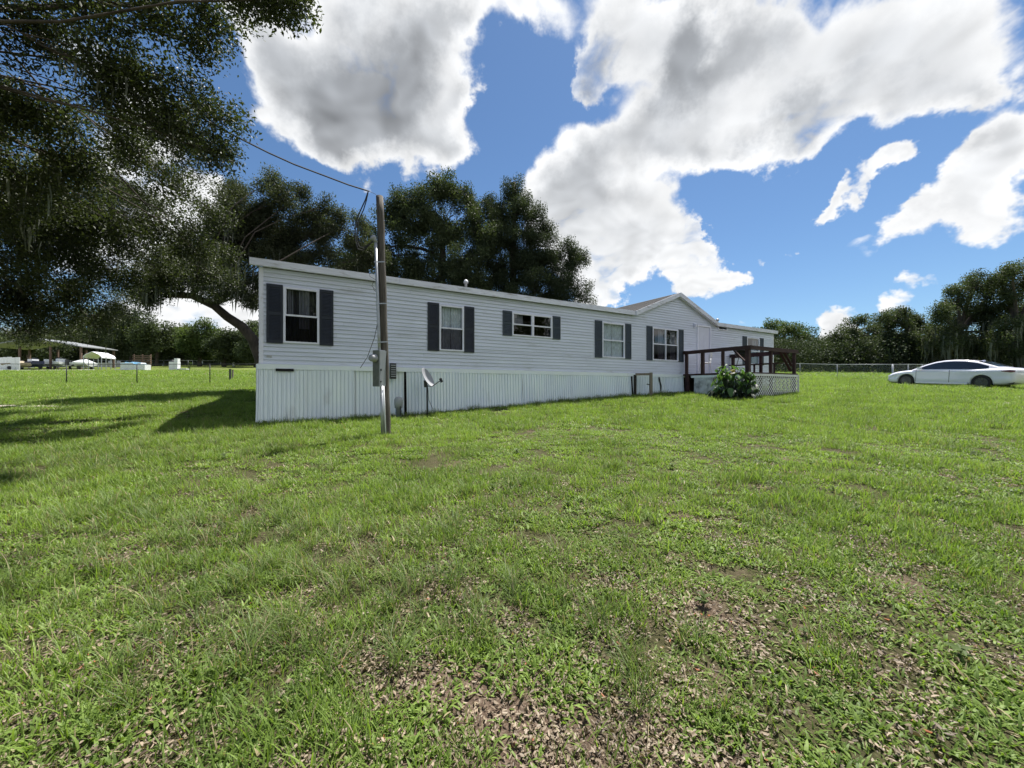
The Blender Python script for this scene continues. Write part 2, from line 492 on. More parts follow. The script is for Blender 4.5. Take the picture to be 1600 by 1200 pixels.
class MB:
    """collects vertices and faces, then links one mesh"""
    def __init__(self, off=(0, 0, 0)):
        self.v = []; self.f = []; self.off = Vector(off)

    def add(self, vs, fs):
        b = len(self.v)
        self.v += [Vector(v) - self.off for v in vs]
        self.f += [tuple(i + b for i in f) for f in fs]
        return self

    def box(self, x0, x1, y0, y1, z0, z1, mat4=None):
        vs = [Vector(p) for p in ((x0, y0, z0), (x1, y0, z0), (x1, y1, z0), (x0, y1, z0), (x0, y0, z1), (x1, y0, z1), (x1, y1, z1), (x0, y1, z1))]
        if mat4 is not None:
            vs = [mat4 @ v for v in vs]
        return self.add(vs, [(0, 3, 2, 1), (4, 5, 6, 7), (0, 1, 5, 4), (1, 2, 6, 5), (2, 3, 7, 6), (3, 0, 4, 7)])

    def bar(self, a, b, w, h, up=(0, 0, 1)):
        a = Vector(a); b = Vector(b)
        d = (b - a).normalized()
        up = Vector(up)
        if abs(d.dot(up)) > 0.98:
            up = Vector((0, 1, 0))
        s = d.cross(up).normalized() * (w / 2)
        u = s.cross(d).normalized() * (h / 2)
        vs = [a - s - u, a + s - u, a + s + u, a - s + u, b - s - u, b + s - u, b + s + u, b - s + u]
        return self.add(vs, [(0, 1, 2, 3), (7, 6, 5, 4), (0, 4, 5, 1), (1, 5, 6, 2), (2, 6, 7, 3), (3, 7, 4, 0)])

    def tube(self, pts, radii, n=8, cap=True):
        pts = [Vector(p) for p in pts]
        if not hasattr(radii, '__len__'):
            radii = [radii] * len(pts)
        base = len(self.v)
        prev = None
        vs = []
        for i, p in enumerate(pts):
            d = (pts[min(i + 1, len(pts) - 1)] - pts[max(i - 1, 0)])
            if d.length < 1e-9:
                d = Vector((0, 0, 1))
            d.normalize()
            if prev is None:
                a = Vector((0, 0, 1)) if abs(d.z) < 0.9 else Vector((1, 0, 0))
                s = d.cross(a).normalized()
            else:
                s = (prev - d * prev.dot(d))
                s = s.normalized() if s.length > 1e-6 else d.orthogonal().normalized()
            prev = s
            u = d.cross(s)
            for k in range(n):
                an = 2 * math.pi * k / n
                vs.append(p + (s * math.cos(an) + u * math.sin(an)) * radii[i])
        fs = []
        for i in range(len(pts) - 1):
            for k in range(n):
                k2 = (k + 1) % n
                fs.append((i * n + k, i * n + k2, (i + 1) * n + k2, (i + 1) * n + k))
        if cap:
            fs.append(tuple(range(n - 1, -1, -1)))
            fs.append(tuple((len(pts) - 1) * n + k for k in range(n)))
        return self.add(vs, fs)

    def lathe(self, prof, n=20, mat4=None):
        vs = []
        for (r, z) in prof:
            for k in range(n):
                a = 2 * math.pi * k / n
                v = Vector((r * math.cos(a), r * math.sin(a), z))
                vs.append(mat4 @ v if mat4 is not None else v)
        fs = []
        for i in range(len(prof) - 1):
            for k in range(n):
                k2 = (k + 1) % n
                fs.append((i * n + k, i * n + k2, (i + 1) * n + k2, (i + 1) * n + k))
        fs.append(tuple(range(n - 1, -1, -1)))
        fs.append(tuple((len(prof) - 1) * n + k for k in range(n)))
        return self.add(vs, fs)

    def mesh(self, name):
        me = bpy.data.meshes.new(name)
        me.from_pydata([tuple(v) for v in self.v], [], self.f)
        me.update()
        return me

    def build(self, name, mat, parent=None, smooth=False, label=None, kind=None, loc=None):
        return link(name, self.mesh(name), mat, parent, smooth, label, kind, loc)


def quad_mesh(name, V, nv, tint=None, faces=None):
    """V: (n*nv,3) numpy; faces pattern list of tuples repeated per item"""
    n = len(V) // nv
    me = bpy.data.meshes.new(name)
    me.vertices.add(len(V))
    me.vertices.foreach_set('co', np.ascontiguousarray(V, np.float32).ravel())
    idx = []
    for f in faces:
        idx.append(np.array(f))
    fl = [len(f) for f in faces]
    per = np.concatenate(idx)
    allidx = (np.arange(n)[:, None] * nv + per[None, :]).ravel()
    loops = np.tile(np.array(fl), n)
    me.loops.add(len(allidx))
    me.loops.foreach_set('vertex_index', allidx.astype(np.int32))
    me.polygons.add(n * len(faces))
    starts = np.concatenate([[0], np.cumsum(loops)[:-1]])
    me.polygons.foreach_set('loop_start', starts.astype(np.int32))
    if tint is not None:
        at = me.attributes.new('tint', 'FLOAT', 'POINT')
        at.data.foreach_set('value', np.repeat(tint, nv).astype(np.float32))
    me.update(calc_edges=True)
    return me


# ------------------------------------------------------------------ ground
def axis(stops):
    out = []
    for (a, b, step) in stops:
        out += list(np.arange(a, b, step))
    out.append(stops[-1][1])
    return np.array(out)


def build_ground():
    xs = axis([(-700, -160, 60), (-160, -40, 6), (-40, -10, 1.0), (-10, 10, 0.16), (10, 40, 1.0), (40, 160, 6), (160, 700, 60)])
    ys = axis([(-40, -2, 3), (-2, 10, 0.16), (10, 40, 0.8), (40, 130, 4), (130, 700, 50)])
    X, Y = np.meshgrid(xs, ys)
    Z = hz(X, Y)
    nx, ny = len(xs), len(ys)
    V = np.stack([X.ravel(), Y.ravel(), Z.ravel()], 1)
    me = bpy.data.meshes.new('ground')
    i = np.arange(nx - 1)[None, :] + np.arange(ny - 1)[:, None] * nx
    Fq = np.stack([i, i + 1, i + nx + 1, i + nx], -1).reshape(-1, 4)
    me.vertices.add(len(V)); me.vertices.foreach_set('co', V.astype(np.float32).ravel())
    me.loops.add(Fq.size); me.loops.foreach_set('vertex_index', Fq.ravel().astype(np.int32))
    me.polygons.add(len(Fq)); me.polygons.foreach_set('loop_start', (np.arange(len(Fq)) * 4).astype(np.int32))
    at = me.attributes.new('litter', 'FLOAT', 'POINT')
    at.data.foreach_set('value', np.clip(litter_mask(X.ravel(), Y.ravel()), -1, 2).astype(np.float32))
    me.update(calc_edges=True)
    m, N, out = material('lawn_soil')
    geo = N.node('ShaderNodeNewGeometry').outputs['Position']
    at = N.node('ShaderNodeAttribute', attribute_name='litter').outputs['Fac']
    fine = N.noise(geo, 55.0, 5.0, 0.7)
    mid = N.noise(geo, 1.3, 5.0, 0.6)
    big = N.noise(geo, 0.16, 4.0, 0.6)
    soil = N.ramp(fine, [(0.25, (0.035, 0.024, 0.018)), (0.5, (0.12, 0.085, 0.062)), (0.75, (0.27, 0.215, 0.165))])
    green = N.ramp(fine, [(0.25, (0.030, 0.050, 0.010)), (0.55, (0.10, 0.145, 0.026)), (0.8, (0.19, 0.24, 0.055))])
    green2 = N.ramp(fine, [(0.25, (0.045, 0.062, 0.012)), (0.55, (0.15, 0.19, 0.038)), (0.8, (0.24, 0.28, 0.075))])
    green = N.mix(N.smooth(N.m('ADD', N.m('MULTIPLY', mid, 0.5), N.m('MULTIPLY', big, 0.5)), 0.42, 0.58), green, green2)
    sy = N.node('ShaderNodeSeparateXYZ'); N.l.new(geo, sy.inputs[0])
    thatch = N.ramp(fine, [(0.25, (0.022, 0.020, 0.010)), (0.55, (0.070, 0.068, 0.030)), (0.8, (0.15, 0.135, 0.075))])
    # the yard is matted thatch under its blades; the pasture beyond is denser
    green = N.mix(N.smooth(sy.outputs[1], 12.0, 26.0), thatch, green)
    f = N.smooth(N.m('ADD', at, N.m('MULTIPLY', N.m('SUBTRACT', mid, 0.5), 0.3)), 0.15, 0.45)
    # a little bare soil shows between the plants everywhere
    f = N.m('MAXIMUM', f, N.m('MULTIPLY', N.smooth(N.noise(geo, 7.0, 4.0, 0.6), 0.5, 0.7), 0.45))
    c = N.mix(f, green, soil)
    p = N.node('ShaderNodeBsdfPrincipled')
    N.put(p.inputs['Base Color'], c)
    p.inputs['Roughness'].default_value = 0.95
    p.inputs['Specular IOR Level'].default_value = 0.15
    b = N.node('ShaderNodeBump')
    b.inputs['Strength'].default_value = 0.8
    b.inputs['Distance'].default_value = 0.03
    N.put(b.inputs['Height'], N.m('ADD', fine, N.noise(geo, 9.0, 4.0, 0.6)))
    N.put(p.inputs['Normal'], b.outputs[0])
    N.l.new(p.outputs[0], out.inputs[0])
    o = link('ground', me, m, smooth=True)
    o['kind'] = 'structure'


build_ground()

# ------------------------------------------------------------------ the house
P0 = Vector((-5.89, 8.94, 0.0))
PHI = math.atan2(0.498, 0.867)
WD = Vector((0.867, 0.498, 0)).normalized()
WN = Vector((-WD.y, WD.x, 0))            # into the house
LEN = 22.65
DEP = 8.2
HZ0 = 0.60


def tx(px):
    r = (px - CX) / F
    return (-P0.x + P0.y * r) / (WD.x - WD.y * r)


def tz(px, py):
    return CAMZ + (CY - py) / F * (P0.y + WD.y * tx(px))


def local(pt):
    q = Vector(pt) - P0
    return q.dot(WD), q.dot(WN)


def wpt(t, d, z=0.0):
    q = P0 + WD * t + WN * d
    return Vector((q.x, q.y, z))


house = thing('mobile_home', 'long single-storey manufactured home with pale grey siding, navy shutters and white ribbed metal skirting',
              'house', (P0.x, P0.y, HZ0), PHI)
OFF = (0, 0, HZ0)
ZS, ZT, ZF = 2.05, 4.30, 4.455       # siding bottom, fascia bottom, fascia top
G0, G1 = tx(989), tx(1117)
GP = (G0 + G1) / 2
ZP = 5.50


def gable(t):
    if t <= G0 or t >= G1:
        return 0.0
    return (1 - abs(t - GP) / (GP - G0)) * (ZP - ZF)


WIN = [  # x0 x1 of the glazed unit (photo px measured on the wall), top z, bottom z
    dict(a=tx(442.7), b=tx(498.7), zt=tz(470, 451), zb=tz(470, 537), kind='dark', sh=((tx(416), tx(442.3)), (tx(499), tx(521)))),
    dict(a=tx(685.9), b=tx(724.2), zt=tz(705, 478), zb=tz(705, 548.5), kind='lace', sh=((tx(667.5), tx(685.5)), (tx(724.6), tx(740.5)))),
    dict(a=tx(799.6), b=tx(862.1), zt=tz(830, 491.5), zb=tz(830, 526.5), kind='double', sh=((tx(784.7), tx(799.2)), (tx(862.5), tx(874.8)))),
    dict(a=tx(940.2), b=tx(975.2), zt=tz(957, 504.8), zb=tz(957, 559.2), kind='lace2', sh=((tx(928.6), tx(939.8)), (tx(975.6), tx(985.3)))),
    dict(a=tx(1018.8), b=tx(1058.7), zt=tz(1038, 513.6), zb=tz(1038, 563.5), kind='double2', sh=((tx(1009.4), tx(1018.4)), (tx(1059), tx(1067)))),
    dict(a=tx(1166.2), b=tx(1185.8), zt=tz(1176, 528), zb=tz(1176, 569.5), kind='last', sh=((tx(1159.4), tx(1165.9)), (tx(1186.1), tx(1192)))),
    dict(a=tx(1121), b=tx(1135.8), zt=tz(1128, 509.5), zb=tz(1128, 516), kind='slot', sh=()),
]
DOOR = (tx(1088.5), tx(1109.5), 2.07, tz(1099, 508.5))
openings = [(w['a'], w['b'], w['zb'], w['zt']) for w in WIN] + [(DOOR[0], DOOR[1], 1.9, DOOR[3])]

LIP = 0.024


def siding_piece(x0, x1, z0, z1, za, zb, x0t=None, x1t=None):
    """part of one lap board whose full height is za..zb; bottom edge stands proud"""
    x0t = x0 if x0t is None else x0t
    x1t = x1 if x1t is None else x1t

    def yy(z):
        return -LIP * (1 - (z - za) / (zb - za)) - 0.002
    m = MB(OFF)
    yb, yt = yy(z0), yy(z1)
    m.add([(x0, yb, z0), (x1, yb, z0), (x1t, yt, z1), (x0t, yt, z1), (x0, 0.02, z0), (x1, 0.02, z0), (x1t, 0.02, z1), (x0t, 0.02, z1)],
          [(0, 1, 2, 3), (0, 4, 5, 1), (3, 2, 6, 7), (4, 0, 3, 7), (1, 5, 6, 2), (5, 4, 7, 6)])
    m.build('siding_board', M['siding'], house)


def build_siding():
    rows = []
    step = (ZT - ZS - 0.0) / 22.0
    z = ZS
    while z < ZP - 0.2:
        rows.append((z, z + step)); z += step
    rnd = random.Random(3)
    X0, X1 = 0.085, LEN - 0.085
    for ri, (za, zb) in enumerate(rows):
        if zb <= ZT + 0.02:
            zs = sorted({za, zb} | {q for o in openings for q in (o[2], o[3]) if za < q < zb})
            for z0, z1 in zip(zs, zs[1:]):
                if z1 - z0 < 0.004:
                    continue
                zm = (z0 + z1) / 2
                segs = [(X0, X1)]
                for (a, b, q0, q1) in openings:
                    if q0 < zm < q1:
                        ns = []
                        for (s, e) in segs:
                            if b <= s or a >= e:
                                ns.append((s, e))
                            else:
                                if a > s: ns.append((s, a))
                                if b < e: ns.append((b, e))
                        segs = ns
                # lengths end in staggered joints
                cut = [X0 + 3.66 * k + (ri * 1.27) % 3.66 for k in range(0, 8)]
                for (s, e) in segs:
                    pts = [s] + [c for c in cut if s + 0.3 < c < e - 0.3] + [e]
                    for p, q in zip(pts, pts[1:]):
                        siding_piece(p + 0.001, q - 0.001, z0, z1, za, zb)
        else:
            # gable triangle rows
            def halfw(zv):
                return max(0.0, (1 - (zv - (ZT)) / (ZP - 0.155 - ZT)) * (GP - G0))
            z0 = max(za, ZT)
            b, tt = halfw(z0) + 0.05, halfw(zb) + 0.05
            if b > 0.1:
                siding_piece(GP - b, GP + b, z0, zb, za, zb, GP - tt, GP + tt)


build_siding()


def build_shell():
    # sheathing behind the siding, with the same openings, plus ends, back and floor
    m = MB(OFF)
    xs = sorted({0.0, LEN} | {q for o in openings for q in o[:2]})
    for a, b in zip(xs, xs[1:]):
        zcuts = [(ZS, ZT)]
        xm = (a + b) / 2
        for (p, q, z0, z1) in openings:
            if p < xm < q:
                n = []
                for (s, e) in zcuts:
                    if z1 <= s or z0 >= e:
                        n.append((s, e))
                    else:
                        if z0 > s: n.append((s, z0))
                        if z1 < e: n.append((z1, e))
                zcuts = n
        for (s, e) in zcuts:
            m.box(a, b, 0.021, 0.12, s, e)
    m.box(0.0, LEN, DEP - 0.12, DEP, ZS, ZT)
    m.build('wall', M['interior'], house)
    for xa, xb in ((0.0, 0.1), (LEN - 0.1, LEN)):
        e = MB(OFF)
        z = ZS
        s = (ZT - ZS) / 22
        while z < ZT - 0.001:
            sgn = -1 if xa == 0.0 else 1
            o_ = xa if sgn < 0 else xb
            i_ = xb if sgn < 0 else xa
            e.add([(o_ + sgn * LIP, 0.122, z), (o_ + sgn * LIP, DEP - 0.122, z), (o_, DEP - 0.122, z + s), (o_, 0.122, z + s),
                   (i_, 0.122, z), (i_, DEP - 0.122, z), (i_, DEP - 0.122, z + s), (i_, 0.122, z + s)],
                  [(0, 1, 2, 3), (0, 4, 5, 1), (4, 7, 6, 5), (3, 2, 6, 7)])
            z += s
        zr = ZF + (DEP / 2) * 0.25
        e.add([(xa + 0.01, 0, ZT), (xa + 0.01, DEP, ZT), (xa + 0.01, DEP / 2, zr - 0.05), (xb - 0.01, 0, ZT), (xb - 0.01, DEP, ZT), (xb - 0.01, DEP / 2, zr - 0.05)],
              [(0, 1, 2), (5, 4, 3), (0, 2, 5, 3), (1, 4, 5, 2), (0, 3, 4, 1)])
        e.build('end_wall', M['siding'], house)
    MB(OFF).box(0.05, LEN - 0.05, 0.05, DEP - 0.05, ZS - 0.3, ZS - 0.02).build('floor', M['dark'], house)
    for xa in (0.0, LEN - 0.085):
        MB(OFF).box(xa - 0.002, xa + 0.087, -0.026, 0.018, ZS, ZT - 0.002).build('corner_trim', M['trim'], house)
    # roof slabs
    OH = 0.12
    zr = ZF + (DEP / 2) * 0.25
    r = MB(OFF)
    for (ya, za, yb, zb) in ((-OH + 0.01, ZF - 0.03, DEP / 2, zr), (DEP + OH, ZF - 0.03, DEP / 2, zr)):
        for x0, x1 in (((-0.16, G0), (G0, G1), (G1, LEN + 0.16)) if ya < 0 else ((-0.16, LEN + 0.16),)):
            y0_, z0_ = (0.14, za + (zb - za) * (0.14 - ya) / (yb - ya)) if (ya < 0 and x0 == G0) else (ya, za)
            vs = [(x0, y0_, z0_), (x1, y0_, z0_), (x1, yb, zb), (x0, yb, zb)]
            vs2 = [(a, b, c - 0.04) for a, b, c in vs]
            r.add(vs + vs2, [(0, 1, 2, 3), (7, 6, 5, 4), (0, 4, 5, 1), (1, 5, 6, 2), (2, 6, 7, 3), (3, 7, 4, 0)])
    roof = r.build('roof', M['shingle'], house)
    # dormer over the entry: ridge runs back to the main ridge
    dm = MB(OFF)
    for sgn, g in ((-1, G0), (1, G1)):
        n = 9
        for k in range(n):
            # shingle courses, each lapping the one below
            u0, u1 = k / n, (k + 1) / n
            xa, xb = g + (GP - g) * u0, g + (GP - g) * u1
            za, zb = ZF + (ZP - ZF) * u0, ZF + (ZP - ZF) * u1
            yb0 = (za - ZF) / 0.25
            yb1 = (zb - ZF) / 0.25
            dm.add([(xa, -0.15, za + 0.02), (xb, -0.15, zb + 0.002), (xb, yb1 + 0.1, zb + 0.002), (xa, yb0 + 0.1, za + 0.02),
                    (xa, -0.15, za - 0.04), (xb, -0.15, zb - 0.04), (xb, yb1 + 0.1, zb - 0.04), (xa, yb0 + 0.1, za - 0.04)],
                   [(0, 1, 2, 3), (7, 6, 5, 4), (0, 4, 5, 1), (1, 5, 6, 2), (2, 6, 7, 3), (3, 7, 4, 0)])
    dm.build('dormer_roof', M['shingle'], house, label='low gabled dormer roof with brown shingles over the entry')
    # eave: fascia lengths with open joints and a soffit
    cuts = [-0.18, 3.2, 6.9, G0 + 0.001]
    cuts2 = [G1 - 0.001, 20.4, LEN + 0.18]
    for cs in (cuts, cuts2):
        for a, b in zip(cs, cs[1:]):
            MB(OFF).box(a + 0.003, b - 0.003, -0.145, -0.118, ZT, ZF + 0.01).build('fascia_board', M['fascia'], house)
            MB(OFF).box(a + 0.003, b - 0.003, -0.117, -0.02, ZT + 0.012, ZT + 0.03).build('soffit', M['trim'], house)
    for sgn, g in ((-1, G0), (1, G1)):
        a = Vector((g, -0.165, (ZT + ZF) / 2)); b = Vector((GP, -0.165, (ZT + ZF) / 2 + ZP - ZF))
        m = MB(OFF)
        h = 0.165
        m.add([(g, -0.18, ZF - h), (GP, -0.18, ZP - h), (GP, -0.18, ZP + 0.012), (g, -0.18, ZF + 0.012),
               (g, -0.15, ZF - h), (GP, -0.15, ZP - h), (GP, -0.15, ZP + 0.012), (g, -0.15, ZF + 0.012)],
              [(0, 1, 2, 3), (7, 6, 5, 4), (0, 4, 5, 1), (1, 5, 6, 2), (2, 6, 7, 3), (3, 7, 4, 0)])
        m.build('rake_board', M['fascia'], house)
        m = MB(OFF)
        m.add([(g, -0.149, ZF - h + .02), (GP, -0.149, ZP - h + .02), (GP, -0.149, ZP - h + 0.04), (g, -0.149, ZF - h + 0.04),
               (g, -0.02, ZF - h + .02), (GP, -0.02, ZP - h + .02), (GP, -0.02, ZP - h + 0.04), (g, -0.02, ZF - h + 0.04)],
              [(0, 1, 2, 3), (7, 6, 5, 4), (0, 4, 5, 1), (1, 5, 6, 2), (2, 6, 7, 3), (3, 7, 4, 0)])
        m.build('rake_soffit', M['trim'], house)
    # solid gable backing
    MB(OFF).add([(G0 + .1, 0.03, ZT), (G1 - .1, 0.03, ZT), (GP, 0.03, ZP - 0.1), (G0 + .1, 0.1, ZT), (G1 - .1, 0.1, ZT), (GP, 0.1, ZP - 0.1)],
                [(0, 1, 2), (5, 4, 3), (0, 3, 4, 1), (1, 4, 5, 2), (2, 5, 3, 0)]).build('gable_wall', M['interior'], house)
    # roof vents
    for (px, py, dep, s, mt) in ((728, 446, 1.0, 0.075, 'whiteplastic'), (1121, 500, 2.2, 0.09, 'galv')):
        t = tx(px) + dep * 0.05
        zr_ = ZF + dep * 0.25
        q = wpt(tx(px), 0)
        # slide along the sight line to the given depth on the roof
        k = 1 + dep / ((q.x * WN.x + q.y * WN.y))
        lx, ly = local((q.x * k, q.y * k, 0))
        MB(OFF).lathe([(s * .55, zr_ - 0.12), (s * .55, zr_ + 0.20), (s, zr_ + 0.21), (s, zr_ + 0.26), (s * .7, zr_ + 0.31), (s * .2, zr_ + .33)], 12,
                      Matrix.Translation((lx, dep, 0))).build('roof_vent', M[mt], house, smooth=True)


build_shell()


def curtain(x0, x1, z0, z1, y, mat, par, amp=0.018, waves=9, name='curtain', tie=0.0):
    m = MB(OFF)
    n = max(16, int(waves * 6))
    vs = []
    rnd = random.Random(int(x0 * 100))
    ph = rnd.random() * 6
    for k in range(n + 1):
        u = k / n
        yy = y + amp * math.sin(u * waves * 2 * math.pi + ph) + amp * 0.5 * math.sin(u * waves * 0.6 * 2 * math.pi)
        vs.append((x0 + (x1 - x0) * u, yy, z1))
        ub = u * (1 - tie)
        vs.append((x0 + (x1 - x0) * ub, yy + 0.01 * math.sin(u * 40), z0))
    fs = [(2 * k, 2 * k + 1, 2 * k + 3, 2 * k + 2) for k in range(n)]
    return m.add(vs, fs).build(name, mat, par, smooth=True)


def window_unit(w):
    a, b, z0, z1 = w['a'], w['b'], w['zb'], w['zt']
    k = w['kind']
    fw = 0.045
    par = MB(OFF)
    # outer frame, proud of the siding
    par.box(a, b, -0.045, 0.02, z1 - fw, z1)
    par.box(a, b, -0.052, 0.02, z0, z0 + fw * 0.9)
    par.box(a, a + fw, -0.045, 0.02, z0 + fw * 0.9, z1 - fw)
    par.box(b - fw, b, -0.045, 0.02, z0 + fw * 0.9, z1 - fw)
    fr = par.build('window', M['trim'], house)
    ia, ib, i0, i1 = a + fw, b - fw, z0 + fw * 0.9, z1 - fw
    bays = [(ia, ib)]
    if k in ('double', 'double2'):
        mid = (ia + ib) / 2
        mw = 0.075 if k == 'double' else 0.045
        MB(OFF).box(mid - mw / 2, mid + mw / 2, -0.047, 0.02, i0, i1).build('mullion', M['trim'], fr)
        bays = [(ia, mid - mw / 2), (mid + mw / 2, ib)]
    zm = i0 + (i1 - i0) * 0.5
    for bi, (s, e) in enumerate(bays):
        if k == 'slot':
            MB(OFF).add([(s, -0.005, i0), (e, -0.005, i0), (e, -0.005, i1), (s, -0.005, i1)], [(0, 1, 2, 3)]).build('pane', M['glass'], fr)
            continue
        MB(OFF).box(s, e, -0.036, 0.005, zm - 0.02, zm + 0.02).build('meeting_rail', M['trim'], fr)
        MB(OFF).add([(s, -0.020, zm + 0.02), (e, -0.020, zm + 0.02), (e, -0.020, i1), (s, -0.020, i1)], [(0, 1, 2, 3)]).build('pane', M['glass'], fr)
        MB(OFF).add([(s, -0.006, i0), (e, -0.006, i0), (e, -0.006, zm - 0.02), (s, -0.006, zm - 0.02)], [(0, 1, 2, 3)]).build('pane', M['screen'] if k in ('dark', 'lace', 'double2') else M['glass'], fr)
        MB(OFF).box(s, s + 0.018, -0.03, 0.01, zm + 0.02, i1).build('sash_stile', M['trim'], fr)
        MB(OFF).box(e - 0.018, e, -0.03, 0.01, zm + 0.02, i1).build('sash_stile', M['trim'], fr)
        if k == 'dark':
            curtain(s, e, i0 - .05, i1 + .05, 0.10, M['darkcurtain'], fr, 0.02, 8)
            curtain(s + (e - s) * 0.03, s + (e - s) * 0.24, zm, i1, 0.07, M['sheer'], fr, 0.02, 3, 'sheer_curtain')
            curtain(s + (e - s) * 0.42, s + (e - s) * 0.80, zm - 0.3, i1, 0.07, M['sheer'], fr, 0.025, 4, 'sheer_curtain')
        elif k in ('lace', 'lace2'):
            curtain(s, (s + e) / 2 - 0.004, i0 - .05, i1 + .05, 0.07, M['lace'], fr, 0.014, 5, 'lace_curtain')
            curtain((s + e) / 2 + 0.004, e, i0 - .05, i1 + .05, 0.07, M['lace'], fr, 0.014, 5, 'lace_curtain')
        elif k == 'double':
            if bi == 0:
                curtain(s, s + (e - s) * .6, zm, i1 + .05, 0.08, M['sheer'], fr, 0.006, 2, 'blind')
            else:
                curtain(s + (e - s) * .75, e, i0, i1, 0.08, M['darkcurtain'], fr, 0.01, 2)
        elif k == 'double2':
            curtain(s + (e - s) * .55, e, i0, i1, 0.08, M['sheer'], fr, 0.012, 3)
        elif k == 'last':
            curtain(s + (e - s) * .6, e, i0, i1, 0.08, M['sheer'], fr, 0.012, 2)
    # shutters: stile-and-rail frame with raised louvre field
    for si, (p, q) in enumerate(w['sh']):
        p, q = min(p, q) + 0.004, max(p, q) - 0.004
        zs0, zs1 = z0 - 0.02, z1 + 0.03
        mt = M['shutter'] if k in ('dark', 'lace') else M['shutter_faded']
        s = MB(OFF)
        s.box(p, q, -0.030, -0.0195, zs0, zs1)
        st = min(0.05, (q - p) * 0.18)
        s.box(p, p + st, -0.046, -0.030, zs0, zs1)
        s.box(q - st, q, -0.046, -0.030, zs0, zs1)
        for (r0, r1) in ((zs0, zs0 + 0.07), (zs1 - 0.07, zs1), ((zs0 + zs1) / 2 - 0.035, (zs0 + zs1) / 2 + 0.035)):
            s.box(p + st, q - st, -0.046, -0.030, r0, r1)
        sh = s.build('shutter', mt, house)
        z = zs0 + 0.08
        lv = MB(OFF)
        while z < zs1 - 0.1:
            if abs(z + .012 - (zs0 + zs1) / 2) > 0.05:
                lv.add([(p + st, -0.044, z), (q - st, -0.044, z), (q - st, -0.031, z + 0.028), (p + st, -0.031, z + 0.028), (p + st, -0.03, z), (q - st, -0.03, z)],
                       [(0, 1, 2, 3), (0, 4, 5, 1)])
            z += 0.034
        lv.build('louvres', mt, sh, kind='stuff')


for w in WIN:
    window_unit(w)


def build_door():
    a, b, z0, z1 = DOOR
    f = MB(OFF)
    f.box(a, a + 0.06, -0.05, 0.03, z0, z1)
    f.box(b - 0.06, b, -0.05, 0.03, z0, z1)
    f.box(a + 0.06, b - 0.06, -0.05, 0.03, z1 - 0.07, z1)
    f.build('door_frame', M['trim'], house)
    d = MB(OFF)
    d.box(a + 0.062, b - 0.062, -0.012, 0.03, z0 + 0.02, z1 - 0.072)
    leaf = d.build('door', M['door'], house, label='plain white entry door')
    for k in range(2):
        for j in range(2):
            xa = a + 0.14 + j * (b - a - 0.28) / 2 + 0.02
            xb = xa + (b - a - 0.28) / 2 - 0.04
            za = z0 + 0.2 + k * 0.85
            MB(OFF).box(xa, xb, -0.018, -0.012, za, za + 0.7).build('door_panel', M['door'], leaf)
    MB(OFF).lathe([(0.02, 0), (0.03, 0.03), (0.028, 0.06), (0.012, 0.07)], 10, Matrix.Translation((a + 0.14, -0.012, z0 + 0.95)) @ Matrix.Rotation(rad(90), 4, 'X')).build('door_knob', M['galv'], leaf)
    t = tx(1084)
    z = tz(1084, 509)
    l = MB(OFF)
    l.box(t - 0.05, t + 0.05, -0.035, -0.018, z - 0.08, z + 0.09)
    l.lathe([(0.05, z - 0.06), (0.065, z + 0.04), (0.03, z + 0.09)], 10, Matrix.Translation((t, -0.09, 0)))
    l.build('porch_light', M['trim'], house)
    # maker's plate low on the wall
    q0, q1 = tx(416.5), tx(425)
    MB(OFF).box(q0, q1, -0.024, -0.017, tz(420, 558.5), tz(420, 555)).build('data_plate', M['galv'], house)


build_door()


# skirting: ribbed white metal panels, uneven at the foot
def ground_at(t, off=0.0):
    q = wpt(t, -off)
    return H(q.x, q.y)


